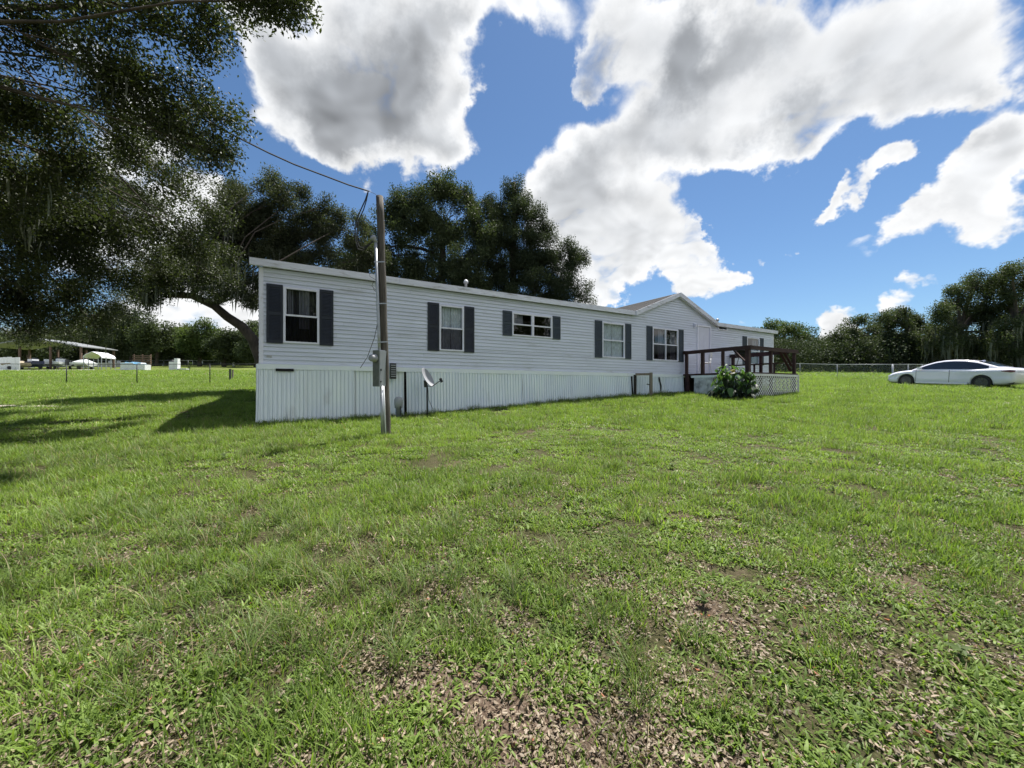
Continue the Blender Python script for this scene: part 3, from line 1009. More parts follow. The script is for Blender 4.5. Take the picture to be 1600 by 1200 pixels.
def build_skirt():
    rnd = random.Random(11)
    MB(OFF).box(-0.035, LEN + 0.02, -0.055, 0.0, ZS - 0.125, ZS - 0.004).build('skirting_rail', M['skirt'], house)
    gaps = [(tx(631.5), tx(634.5)), (tx(984.5), tx(987.5))]
    t = -0.04
    edges = [t]
    while t < 15.2:
        t += rnd.choice((0.9, 1.0, 1.1))
        edges.append(t)
    edges[-1] = 15.25
    for gi, (ga, gb) in enumerate(gaps):
        # snap the nearest panel edges to leave an open joint
        k = min(range(len(edges)), key=lambda i: abs(edges[i] - ga))
        edges[k] = ga
    for ei, (a, b) in enumerate(zip(edges, edges[1:])):
        a0, b0 = a, b
        for (ga, gb) in gaps:
            if abs(a - ga) < 1e-6:
                a0 = gb
        rib = 0.095
        n = max(2, int(round((b0 - a0) / rib)))
        rib = (b0 - a0) / n
        m = MB(OFF)
        prof = []
        for k in range(n):
            x = a0 + k * rib
            prof += [(x, 0.0), (x + rib * 0.40, 0.0), (x + rib * 0.44, 0.016), (x + rib * 0.48, 0.0), (x + rib * 0.50, 0.0), (x + rib * 0.54, -0.030), (x + rib * 0.72, -0.030), (x + rib * 0.76, 0.006), (x + rib * 0.82, 0.0)]
            if k % 3 == 2:
                prof += [(x + rib * 0.9, 0.0), (x + rib * 0.93, -0.007), (x + rib * 0.97, 0.0)]
        prof.append((b0, 0.0))
        sag = rnd.uniform(-0.012, 0.012)
        behind = 0.07 if abs(b - gaps[0][0]) < 1e-6 else 0.0
        top, bot = [], []
        R = 4
        rows = [[] for _ in range(R + 1)]
        for (x, y) in prof:
            fl = 0.12 * math.exp(-((x - 0.35) / 0.5) ** 2) + 0.05
            if x < 0.3:
                fl = fl * 0.9
            for r in range(R + 1):
                u = r / R
                out = fl * u ** 1.4
                xx = x - (0.02 * u ** 1.5 if x < 0.02 else 0.0)
                gz = ground_at(x, out) - 0.02 + rnd.uniform(-0.005, 0.02) * (r == R) + (0.05 if x < 0.3 else 0)
                z = (ZS - 0.10) * (1 - u) + gz * u
                ww = sag * math.sin(u * 3.1) + 0.008 * math.sin(x * 2.3 + u * 2)
                rows[r].append((xx, -0.030 + y - out + ww + behind * (0.6 + .4 * u), z))
        vs = [p for r in rows for p in r]
        w = len(prof)
        fs = []
        hole_a, hole_b = tx(430.5), tx(459)
        for r in range(R):
            for k in range(w - 1):
                fs.append((r * w + k, (r + 1) * w + k, (r + 1) * w + k + 1, r * w + k + 1))
        m.add(vs, fs)
        m.build('skirting_panel', M['skirt'], house)
    # crawl-space vent near the corner: a black box stands in for the shaded opening
    a, b = tx(431), tx(459)
    za, zb = tz(445, 580.3), tz(445, 576.2)
    MB(OFF).box(a, b, -0.080, -0.045, za, zb).build('vent_shade_box', M['dark'], house, label='black strip standing for the shaded vent slot in the skirting')
    # torn slits: black sheets laid in front stand in for the shaded gap
    for (px, y0, y1, wd) in ((1029, 589, 611.5, 0.085),):
        t = tx(px)
        z0, z1 = tz(px, y1), tz(px, y0)
        m = MB(OFF)
        n = 9
        vs = []
        for k in range(n + 1):
            u = k / n
            h = wd / 2 * (0.35 + 0.9 * math.sin(math.pi * u) ** 0.6) * rnd.uniform(0.7, 1.1)
            cx_ = t + 0.03 * math.sin(u * 5)
            yk = -0.062 - 0.06 * (1 - u) ** 1.4
            vs += [(cx_ - h, yk, z0 + (z1 - z0) * u), (cx_ + h, yk, z0 + (z1 - z0) * u)]
        vs2 = [(x, y + 0.02, z) for x, y, z in vs]
        fs = [(2 * k, 2 * k + 1, 2 * k + 3, 2 * k + 2) for k in range(n)]
        m.add(vs, fs).add(vs2, fs)
        m.build('tear_shade_sheet', M['dark'], house)
    # black sheet added behind the skirting, standing for the crawl space's shade
    MB(OFF).box(0.0, LEN, 0.25, 0.27, HZ0 - 0.4, ZS - 0.13).build('crawl_shade_sheet', M['dark'], house)
    m = MB(OFF)
    for (x0, x1, y0, y1) in ((-0.06, -0.03, 0.0, DEP), (LEN + .03, LEN + .06, 0.0, DEP), (-0.05, LEN + .05, DEP - 0.03, DEP)):
        m.box(x0, x1, y0, y1, HZ0 - 0.3, ZS - 0.01)
    m.build('skirting_return', M['skirt'], house)
    # remaining skirting past the deck
    MB(OFF).box(18.9, LEN + .02, -0.04, -0.03, 0.9, ZS - 0.10).build('skirting_panel', M['skirt'], house)


build_skirt()

# small fittings against the skirting
t0 = tx(612.5)
q = wpt(t0, -0.12, 0)
bx = thing('wall_box', 'narrow dark slatted box fixed to the skirting behind the utility pole', 'utility box', (q.x, q.y, tz(612, 592)), PHI)
m = MB()
m.box(-0.075, 0.075, -0.04, 0.05, 0, 0.42)
m.build('housing', M['darkmetal'], bx)
for k in range(6):
    MB().box(-0.06, 0.06, -0.055, -0.0405, 0.05 + k * 0.06, 0.075 + k * 0.06).build('slat', M['boxgrey'], bx)
q = wpt(tx(616.5), -0.45, 0)
gz = H(q.x, q.y)
pd = thing('utility_pedestal', 'squat grey utility pedestal in weeds at the foot of the skirting', 'utility pedestal', (q.x, q.y, gz), PHI)
m = MB(); m.lathe([(0.07, -0.05), (0.07, 0.25), (0.10, 0.26), (0.115, 0.38), (0.115, 0.47), (0.09, 0.53), (0.03, 0.55)], 14)
m.build('housing', M['boxgrey'], pd, smooth=True)
m = MB(); m.tube([(0.02, -0.1, 0.3), (0.03, -0.14, 0.2), (0.0, -0.13, 0.0)], 0.015, 6).build('pipe', M['darkmetal'], pd)

# ------------------------------------------------------------------ deck
DX0, DX1, DD = 15.27, 18.8, 2.75
ZD = 2.06
dg = wpt(DX0, -DD)
deck = thing('wooden_deck', 'raised entry deck with dark red-brown railings and white lattice skirting', 'deck', (P0.x, P0.y, 0.9), PHI)
DOFF = (0, 0, 0.9)
nb = 19
for k in range(nb):
    w_ = (DD - 0.06) / nb
    MB(DOFF).box(DX0, DX1, -0.062 - (k + 1) * w_ + 0.006, -0.062 - k * w_, ZD - 0.035, ZD - 0.002).build('deck_board', M['deck'], deck)
MB(DOFF).box(DX0 - .045, DX0 - .002, -DD, -0.06, ZD - 0.07, ZD + 0.002).build('rim_joist', M['deck'], deck)
MB(DOFF).box(DX0 - .045, DX1 + .04, -DD - 0.045, -DD - .002, ZD - 0.05, ZD + 0.002).build('rim_joist', M['deck'], deck)
MB(DOFF).box(DX1 + .002, DX1 + .045, -DD, -0.06, ZD - 0.17, ZD + 0.002).build('rim_joist', M['deck'], deck)
ZR = 3.02
for (x, y, s) in ((DX0 + 0.05, -0.16, 0.10), (DX0 + 0.05, -0.90, 0.11), (DX0 + 0.05, -1.75, 0.09), (DX0 + 0.06, -DD + 0.05, 0.14), (DX0 + 1.65, -DD + 0.05, 0.10),
                  (DX1 - 0.06, -DD + 0.05, 0.10), (DX1 - 0.06, -1.4, 0.10), (DX1 - 0.06, -0.16, 0.11)):
    top = ZR - 0.045
    gz = H(*wpt(x, y).xy)
    MB(DOFF).box(x - s / 2, x + s / 2, y - s / 2, y + s / 2, gz - 0.1, top).build('post', M['deck'], deck)
rails = [((DX0 + 0.05, -0.02), (DX0 + 0.05, -DD - 0.10)), ((DX0 - 0.05, -DD + 0.04), (DX1 + 0.10, -DD + 0.04)), ((DX1 - 0.06, -DD + 0.2), (DX1 - 0.06, -0.05))]
for i, ((xa, ya), (xb, yb)) in enumerate(rails):
    MB(DOFF).bar((xa, ya, ZR - 0.0 + 0.003 * i), (xb, yb, ZR + 0.003 * i), 0.17, 0.04).build('top_rail', M['deck'], deck)
    o_ = 0.075
    if i == 0:
        MB(DOFF).bar((xa - o_, ya, ZR - 0.075), (xb - o_, yb, ZR - 0.075), 0.035, 0.10).build('rail_board', M['deck'], deck)
    elif i == 1:
        MB(DOFF).bar((xa, ya - o_, ZR - 0.075), (xb, yb - o_, ZR - 0.075), 0.035, 0.10).build('rail_board', M['deck'], deck)
    else:
        MB(DOFF).bar((xa - o_, ya, ZR - 0.075), (xb - o_, yb, ZR - 0.075), 0.035, 0.10).build('rail_board', M['deck'], deck)
# bench back and seat along the inner side, knee braces
MB(DOFF).bar((DX1 - 0.30, -0.3, ZD + 0.86), (DX1 - 0.30, -1.9, ZD + 0.86), 0.04, 0.14).build('bench_back', M['deck'], deck)
MB(DOFF).bar((DX1 - 0.45, -0.3, ZD + 0.44), (DX1 - 0.45, -2.4, ZD + 0.44), 0.40, 0.04).build('bench_seat', M['deck'], deck)
for y_ in (-0.5, -1.4, -2.2):
    MB(DOFF).box(DX1 - 0.62, DX1 - 0.56, y_ - .03, y_ + .03, ZD, ZD + 0.42).build('bench_leg', M['deck'], deck)
for (xa, za, xb, zb, yy_) in ((DX1 - 0.10, ZD + 0.32, DX1 - 0.72, ZR - 0.06, -DD + 0.12), (DX1 - 0.10, ZD + 0.12, DX1 - 0.98, ZR - 0.06, -DD + 0.16),):
    MB(DOFF).bar((xa, yy_, za), (xb, yy_, zb), 0.04, 0.09, up=(0, 1, 0)).build('knee_brace', M['deck'], deck)
MB(DOFF).bar((DX0 + 0.05, -DD + 0.10, ZD + 0.36), (DX0 + 0.05, -DD + 0.58, ZR - 0.1), 0.04, 0.09, up=(1, 0, 0)).build('knee_brace', M['deck'], deck)


def lattice(xa, ya, xb, yb, ztop):
    """crossed slats clipped to the panel; returns one joined mesh: more than 300 slats, each about 2 px wide"""
    L = math.hypot(xb - xa, yb - ya)
    ux, uy = (xb - xa) / L, (yb - ya) / L
    m = MB(DOFF)
    g0 = H(*wpt(xa, ya).xy) - 0.05
    g1 = H(*wpt(xb, yb).xy) - 0.05
    hgt = ztop - min(g0, g1)
    zb_ = min(g0, g1)
    sp = 0.155
    w = 0.032
    for sgn in (1, -1):
        k = -hgt if sgn > 0 else 0
        s = k
        while s < L + (0 if sgn > 0 else hgt):
            # line: along = s + sgn*h
            h0, h1 = 0.0, hgt
            pts = []
            for h in (0, hgt):
                pts.append((s + sgn * h, h))
            (u0, v0), (u1, v1) = pts
            # clip 0<=u<=L
            tlo, thi = 0.0, 1.0
            du = u1 - u0
            if du != 0:
                ta, tb = (0 - u0) / du, (L - u0) / du
                if ta > tb: ta, tb = tb, ta
                tlo, thi = max(tlo, ta), min(thi, tb)
            if thi - tlo > 0.03:
                a = (u0 + du * tlo, v0 + (v1 - v0) * tlo); b = (u0 + du * thi, v0 + (v1 - v0) * thi)
                off = 0.004 if sgn > 0 else -0.004
                A = Vector((xa + ux * a[0] - uy * off * -1, ya + uy * a[0] + ux * off * -1, zb_ + a[1]))
                B = Vector((xa + ux * b[0] - uy * off * -1, ya + uy * b[0] + ux * off * -1, zb_ + b[1]))
                m.bar(A, B, w, 0.006, up=(-uy, ux, 0))
            s += sp
    return m


lattice(DX0 + 0.12, -DD - 0.05, DX1 + 0.04, -DD - 0.05, ZD - 0.06).build('lattice_slats', M['lattice'], deck, kind='stuff')
lattice(DX1 + 0.052, -DD - 0.05, DX1 + 0.052, -0.1, ZD - 0.06).build('lattice_slats', M['lattice'], deck, kind='stuff')
MB(DOFF).box(DX0 + 0.10, DX1 + 0.05, -DD - 0.068, -DD - 0.05, ZD - 0.14, ZD - 0.052).build('lattice_rail', M['lattice'], deck)
MB(DOFF).box(DX1 + 0.02, DX1 + 0.06, -DD - 0.085, -DD - 0.045, 0.95, ZD - 0.05).build('lattice_rail', M['lattice'], deck)
# side panel of old white metal on the left flank, band above it
MB(DOFF).box(DX0 - 0.058, DX0 - 0.046, -DD + 0.02, -0.45, ZD - 0.17, ZD - 0.075).build('side_rail', M['skirt'], deck)
m = MB(DOFF)
n = 22
vs = []
for k in range(n + 1):
    y = -DD + 0.04 + (DD - 0.62) * k / n
    o_ = 0.012 * (k % 2)
    gzz = H(*wpt(DX0, y).xy) - 0.03
    vs += [(DX0 - 0.045 - o_, y, ZD - 0.08), (DX0 - 0.06 - o_, y, gzz)]
m.add(vs, [(2 * k, 2 * k + 1, 2 * k + 3, 2 * k + 2) for k in range(n)])
m.build('side_panel', solid('stained_metal_sheet', (0.62, 0.66, 0.70), 0.5, var=0.12, dirt=(0.16, 0.18, 0.20), dirt_amt=0.75, dirt_scale=3.2, stretch=(1, 1, 1)), deck)
MB(DOFF).box(DX0 - 0.05, DX0 + 0.05, -0.33, -0.23, 0.9, ZD - 0.07).build('post', M['deck'], deck)

# things on the deck
q = wpt(DX0 + 0.45, -0.75)
ch = thing('patio_chair', 'white wrought-iron patio chair with scrolled back on the deck by the door', 'chair', (q.x, q.y, ZD), PHI + rad(200))
MB().lathe([(0.20, 0.43), (0.21, 0.445), (0.20, 0.46)], 18).build('seat', M['whiteplastic'], ch, smooth=True)
for sx in (-1, 1):
    for sy in (-1, 1):
        MB().tube([(sx * .15, sy * .15, 0.43), (sx * .17, sy * .17, 0.2), (sx * .22, sy * .22, 0.0)], 0.011, 6).build('leg', M['whiteplastic'], ch)
m = MB()
m.tube([(-.18, .17, .44), (-.21, .21, .75), (-.12, .24, .95), (0, .25, 1.0), (.12, .24, .95), (.21, .21, .75), (.18, .17, .44)], 0.012, 6)
m.build('backrest', M['whiteplastic'], ch)
for sx in (-1, 0, 1):
    pts = [(sx * .07 + 0.05 * math.sin(k * 1.3), .19 + .06 * k / 8, .46 + .5 * k / 8) for k in range(9)]
    MB().tube(pts, 0.008, 5).build('scroll', M['whiteplastic'], ch)
q = wpt(DX0 + 0.42, -DD + 0.45)
gr = thing('barbecue_grill', 'dark covered kettle grill beside the corner post of the deck', 'grill', (q.x, q.y, ZD), PHI)
MB().lathe([(0.05, 0.55), (0.20, 0.60), (0.26, 0.70), (0.27, 0.76)], 16).build('bowl', M['darkmetal'], gr, smooth=True)
MB().lathe([(0.27, 0.765), (0.25, 0.86), (0.16, 0.93), (0.04, 0.96)], 16).build('lid', M['darkmetal'], gr, smooth=True)
for k in range(3):
    a = k * 2.1
    MB().tube([(.12 * math.cos(a), .12 * math.sin(a), .6), (.26 * math.cos(a), .26 * math.sin(a), 0.0)], 0.013, 6).build('leg', M['darkmetal'], gr)

# ------------------------------------------------------------------ broad-leaved shrub at the deck
def leaf_blade(L, W, curl=0.25, lobes=0):
    """big garden leaf: local x along the midrib, two halves folded on it"""
    n = 7
    vs = []
    for k in range(n + 1):
        u = k / n
        hw = W * (math.sin(math.pi * min(1, u * 0.93 + 0.07)) ** 0.75) * (1 - 0.35 * u)
        if lobes:
            hw *= 1 - 0.22 * (k % 2)
        z = -curl * L * (u ** 2) + 0.04 * L
        vs += [(u * L, -hw, z + hw * 0.25), (u * L, 0, z), (u * L, hw, z + hw * 0.25)]
    fs = []
    for k in range(n):
        for j in range(2):
            a = k * 3 + j
            fs.append((a, a + 3, a + 4, a + 1))
    return vs, fs


def tint_attr(me, val):
    at = me.attributes.new('tint', 'FLOAT', 'POINT')
    at.data.foreach_set('value', [val] * len(me.vertices))


def build_shrub():
    base = P3(1143, 616, 13.9)
    base.z = H(base.x, base.y)
    sh = thing('broadleaf_plant', 'large sprawling plant with big dark leaves growing against the deck', 'plant', tuple(base))
    rnd = random.Random(4)
    protos = {}
    for key, mt in (('dark', 'darkleaf'), ('green', 'bigleaf'), ('yellow', 'yellowleaf')):
        for v in range(3):
            vs, fs = leaf_blade(0.19 + 0.04 * v, 0.068 + 0.015 * v, 0.2 + 0.15 * v)
            me = MB().add(vs, fs).mesh('leaf')
            me.materials.append(M[mt])
            me.polygons.foreach_set('use_smooth', [True] * len(me.polygons))
            tint_attr(me, 0.2 + 0.3 * v)
            protos[(key, v)] = me
    along = Vector((0.84, 0.15, 0))
    stems = MB()
    for k in range(190):
        u = rnd.uniform(-.76, .76)
        hmax = 1.0 if abs(u) < 0.6 else 0.65
        z = rnd.uniform(0.12, hmax)
        p = Vector((u * 0.95 * (1 - 0.25 * (z - .4) ** 2) + 0.05, rnd.uniform(-0.40, 0.25), z))
        key = 'dark'
        sc = rnd.uniform(0.75, 1.25)
        if rnd.random() < 0.7 and z > .35:
            key = 'green'
        foot = Vector((p.x * 0.5, p.y * 0.5, 0))
        if k % 3 == 0:
            stems.tube([foot, (foot + p) / 2 + Vector((0, 0, 0.1)), p], [0.012, 0.010, 0.006], 4)
        me = protos[(key, rnd.randrange(3))]
        o = bpy.data.objects.new('leaf', me)
        COL.objects.link(o); o.parent = sh
        o.location = p
        an = rnd.uniform(0, 6.28)
        o.rotation_euler = (rnd.uniform(-.4, .4), rnd.uniform(0.1, 0.9), an)
        o.scale = (sc,) * 3
    # the taller bright fronds above the deck floor
    for k in range(50):
        u = rnd.uniform(-0.55, 0.85)
        z = rnd.uniform(0.9, 1.28) - 0.45 * abs(u) * (u > 0)
        p = Vector((u, rnd.uniform(-0.35, 0.1), z))
        key = 'green'
        if -0.3 < u < 0.05 and z < 1.12 and rnd.random() < 0.55:
            key = 'yellow'
        foot = Vector((u * 0.4, 0, 0))
        if k % 2 == 0:
            stems.tube([foot, Vector((u * .7, -.1, z * .6)), p], [0.013, 0.010, 0.006], 4)
        o = bpy.data.objects.new('leaf', protos[(key, rnd.randrange(3))])
        COL.objects.link(o); o.parent = sh
        o.location = p
        o.rotation_euler = (rnd.uniform(-.4, .4), rnd.uniform(0.0, 0.6), rnd.uniform(0, 6.28))
        s = rnd.uniform(0.6, 1.0)
        o.scale = (s, s, s)
    stems.build('stems', M['darkleaf'], sh)


build_shrub()

# weathered post frame in front of the skirting
qa = wpt(tx(985.5), -0.22); qb = wpt(tx(1002.8) - 0.12, -0.55)
fr = thing('post_frame', 'grey weathered wooden post frame leaning by the skirting near the deck', 'wooden frame', (qa.x, qa.y, H(qa.x, qa.y)))
rel = lambda v: Vector(v) - Vector(fr.location)
za, zb = H(qa.x, qa.y), H(qb.x, qb.y)
ztop = 2.03
MB().bar(rel((qa.x, qa.y, za - .1)), rel((qa.x, qa.y, ztop - 0.05)), 0.09, 0.09).build('post', M['darkmetal'] if False else solid('charred_wood', (0.03, 0.026, 0.024), 0.9, var=.3), fr, label='dark left-hand post')
MB().bar(rel((qb.x, qb.y, zb - .1)), rel((qb.x, qb.y, ztop + 0.03)), 0.095, 0.095).build('post', M['oldwood'], fr)
MB().bar(rel((qa.x, qa.y - .05, ztop - 0.04)), rel((qb.x - .07, qb.y - .02, ztop - 0.03)), 0.04, 0.09).build('top_board', M['oldwood'], fr)
MB().bar(rel((qb.x - .16, qb.y, zb + 0.50)), rel((qb.x - .05, qb.y, zb + 0.47)), 0.03, 0.035).build('peg', M['darkmetal'], fr)

# ------------------------------------------------------------------ utility pole with meter
PD = 7.5
pb = P3(603.5, 680, PD); pt = P3(593.5, 307, PD)
pb.z = H(pb.x, pb.y)
pole = thing('utility_pole', 'leaning weathered wooden power pole with grey conduit standing in the lawn', 'utility pole', tuple(pb))
pr = lambda v: Vector(v) - pb
pole_top = pt
axisv = (pt - pb)
pts = [Vector((0, 0, -0.3)) + Vector((0, 0, 0))] + [axisv * (k / 14) + Vector((0.006 * math.sin(k * 1.7), 0, 0)) for k in range(15)]
MB().tube(pts, [0.088] + [0.086 - 0.017 * k / 14 + 0.002 * math.sin(k * 2.2) for k in range(15)], 18).build('trunk', M['pole'], pole, smooth=False)
bpy.data.objects[pole.children[0].name].data.polygons.foreach_set('use_smooth', [True] * len(pole.children[0].data.polygons))


def onp(px, py, d=PD - 0.12):
    return P3(px, py, d) - pb


cd = MB()
cd.tube([onp(587, 377), onp(589.5, 450), onp(592, 520), onp(593, 552)], 0.028, 10)
cd.build('conduit', M['galv'], pole, smooth=True)
cd = MB()
gpos = onp(598, 681); gpos.z = -0.08
cd.tube([onp(596.5, 603), gpos], 0.032, 10)
cd.build('conduit', M['galv'], pole, smooth=True)
gp2 = onp(603, 681, PD - .17); gp2.z = -0.05
MB().tube([onp(599.5, 603, PD - .17), onp(601, 640, PD - .17), gp2], 0.013, 8).build('ground_pipe', M['whiteplastic'], pole, smooth=True)
for (px, py) in ((588.3, 410), (591, 475), (592.6, 535)):
    a = onp(px - 3, py); b = onp(px + 13, py - 1)
    MB().bar(a + Vector((0, -.03, 0)), b + Vector((0, 0, 0)), 0.006, 0.02).build('strap', M['galv'], pole)
wh = onp(585.5, 375)
MB().lathe([(0.030, -0.06), (0.034, 0.0), (0.055, 0.02), (0.062, 0.05), (0.045, 0.08), (0.01, 0.09)], 12, Matrix.Translation(wh) @ Matrix.Rotation(rad(-35), 4, 'Y')).build('weatherhead', M['boxgrey'], pole, smooth=True)
# the drop, its loop to the weatherhead and loose strands
MB().tube([onp(577, 299), onp(586, 303), onp(593, 309)], 0.004, 5).build('guy_wire', M['wire'], pole)
loop = [(575, 300), (571, 312), (565, 325), (557.5, 342), (555, 360), (555, 375), (559, 389), (567, 391), (576, 384), (583, 376)]
MB().tube([onp(x, y, PD - .1) for x, y in loop], 0.011, 6).build('drip_loop', M['wire'], pole)
loop = [(575, 301), (572.5, 313), (568, 328), (560, 345), (558.5, 362), (558, 377), (562, 386), (569, 387), (577, 381), (583, 377)]
MB().tube([onp(x, y, PD - .13) for x, y in loop], 0.010, 6).build('drip_loop', M['wire'], pole)
MB().tube([onp(590, 505), onp(585, 528), onp(574, 558), onp(563, 575)], 0.006, 5).build('loose_wire', M['wire'], pole)
for ll in ([(587, 437), (578, 432), (577, 427), (585, 425)], [(589, 455), (581, 447), (583, 441), (588, 440)], [(583, 450), (585, 454), (589, 456)]):
    MB().tube([onp(x, y) for x, y in ll], 0.004, 5).build('loose_wire', M['wire'], pole)
# meter and breaker cabinet, set corner-on
bc = onp(592.5, 604, PD - 0.20)
mb = bpy.data.objects.new('meter_cabinet', None)
boxm = Matrix.Translation(bc) @ Matrix.Rotation(rad(42), 4, 'Z')
W, Dp, Hh = 0.19, 0.17, 0.70
cab = MB().box(0.0, W, 0.0, Dp, 0, Hh, Matrix.Translation(bc) @ Matrix.Rotation(rad(62), 4, 'Z'))
cab.build('meter_cabinet', M['boxgrey'], pole)
cb = pole.children[-1]
RM = Matrix.Translation(bc) @ Matrix.Rotation(rad(62), 4, 'Z')
d_ = MB().box(0.012, W - 0.012, -0.008, -0.0005, 0.015, Hh - 0.015, RM)
d_.build('cabinet_door', M['boxgrey'], cb)
MB().box(-0.008, -0.0005, 0.006, Dp - 0.006, 0.01, Hh - 0.01, RM).build('cabinet_side', M['boxshade'], cb)  # thin dark plate: shade on this side put into its colour
MB().box(0.02, 0.05, -0.016, -0.0085, 0.30, 0.34, RM).build('latch', M['darkmetal'], cb)
MB().box(0.02, 0.045, -0.016, -0.0085, 0.08, 0.11, RM).build('latch', M['darkmetal'], cb)
MB().lathe([(0.075, 0.0), (0.078, 0.035), (0.070, 0.045), (0.068, 0.10), (0.055, 0.125), (0.02, 0.13)], 16,
           RM @ Matrix.Translation((-0.006, 0.09, Hh - 0.16)) @ Matrix.Rotation(rad(-90), 4, 'Y')).build('electric_meter', M['dish'], cb, smooth=True)

# overhead service drop, top-level cable
def cable(name, pts, r, label, cat='cable'):
    o = MB().tube(pts, r, 6).build(name, M['wire'])
    set_props(o, label, cat)
    return o


a = P3(577, 299, PD - .12)
e = Vector((-9.5, 5.6, 7.6))
seg = [P3(577, 299, PD - .12), P3(545, 289, 7.28), P3(500, 272, 7.15), P3(460, 257, 7.0), P3(420, 239, 6.85), P3(370, 214, 6.65), P3(320, 187, 6.45), P3(260, 160, 6.2),
       P3(180, 128, 5.9), Vector((-8.0, 5.3, 6.9))]
cable('service_drop_cable', seg, 0.013, 'thick black overhead cable running from the pole top into the oak')
seg = []
A = P3(300, 408, 24); B = P3(590, 420, 24)
for k in range(13):
    u = k / 12
    p = A.lerp(B, u); p.z -= 0.35 * 4 * u * (1 - u) * 0.6
    seg.append(p)
cable('telephone_line', [A + Vector((-14, 2, 0.9))] + seg + [P3(700, 470, 24)], 0.016, 'thin dark overhead line crossing low behind the roof')

# ------------------------------------------------------------------ satellite dish
db = P3(667.5, 643, 10.25)
db.z = H(db.x, db.y)
dish = thing('satellite_dish', 'small grey satellite dish on a short dark mast in front of the skirting', 'satellite dish', tuple(db))
mt_ = P3(667.3, 603, 10.25) - db
MB().tube([(0, 0, -0.1), mt_ * 0.5, mt_], 0.021, 10).build('mast', M['darkmetal'], dish, smooth=True)
nrm = Vector((0.87, -0.20, 0.45)).normalized()
c = P3(667.5, 590, 10.22) - db
rot = nrm.to_track_quat('Z', 'Y').to_matrix().to_4x4()
prof = []
for k in range(9):
    r = 0.27 * k / 8
    prof.append((max(r, 0.004), 0.055 * (r / 0.27) ** 2 - 0.03))
prof2 = [(r, z - 0.008) for r, z in reversed(prof)]
m = MB()
m.lathe(prof + [(0.278, 0.028)] + prof2, 28, Matrix.Translation(c) @ rot @ Matrix.Scale(0.92, 4, (1, 0, 0)))
m.build('reflector', M['dish'], dish, smooth=True)
m = MB().bar(mt_ + Vector((-0.03, 0, -0.03)), c + Vector((0, 0, -0.05)) - nrm * 0.05, 0.08, 0.10)
m.build('bracket', M['darkmetal'], dish)
lp = P3(689, 594, 10.1) - db
m = MB().tube([mt_ + Vector((0.02, 0, 0.0)), P3(675, 604, 10.2) - db, lp], 0.012, 6)
m.build('feed_arm', M['darkmetal'], dish)
MB().box(-0.03, 0.035, -0.03, 0.03, -0.06, 0.05, Matrix.Translation(lp) @ Matrix.Rotation(rad(-25), 4, 'Y')).build('receiver', M['darkmetal'], dish)
MB().tube([mt_ + Vector((0.02, 0, -.05)), P3(670, 625, 10.2) - db, P3(678, 643, 10.2) - db], 0.006, 5).build('lead', M['wire'], dish)


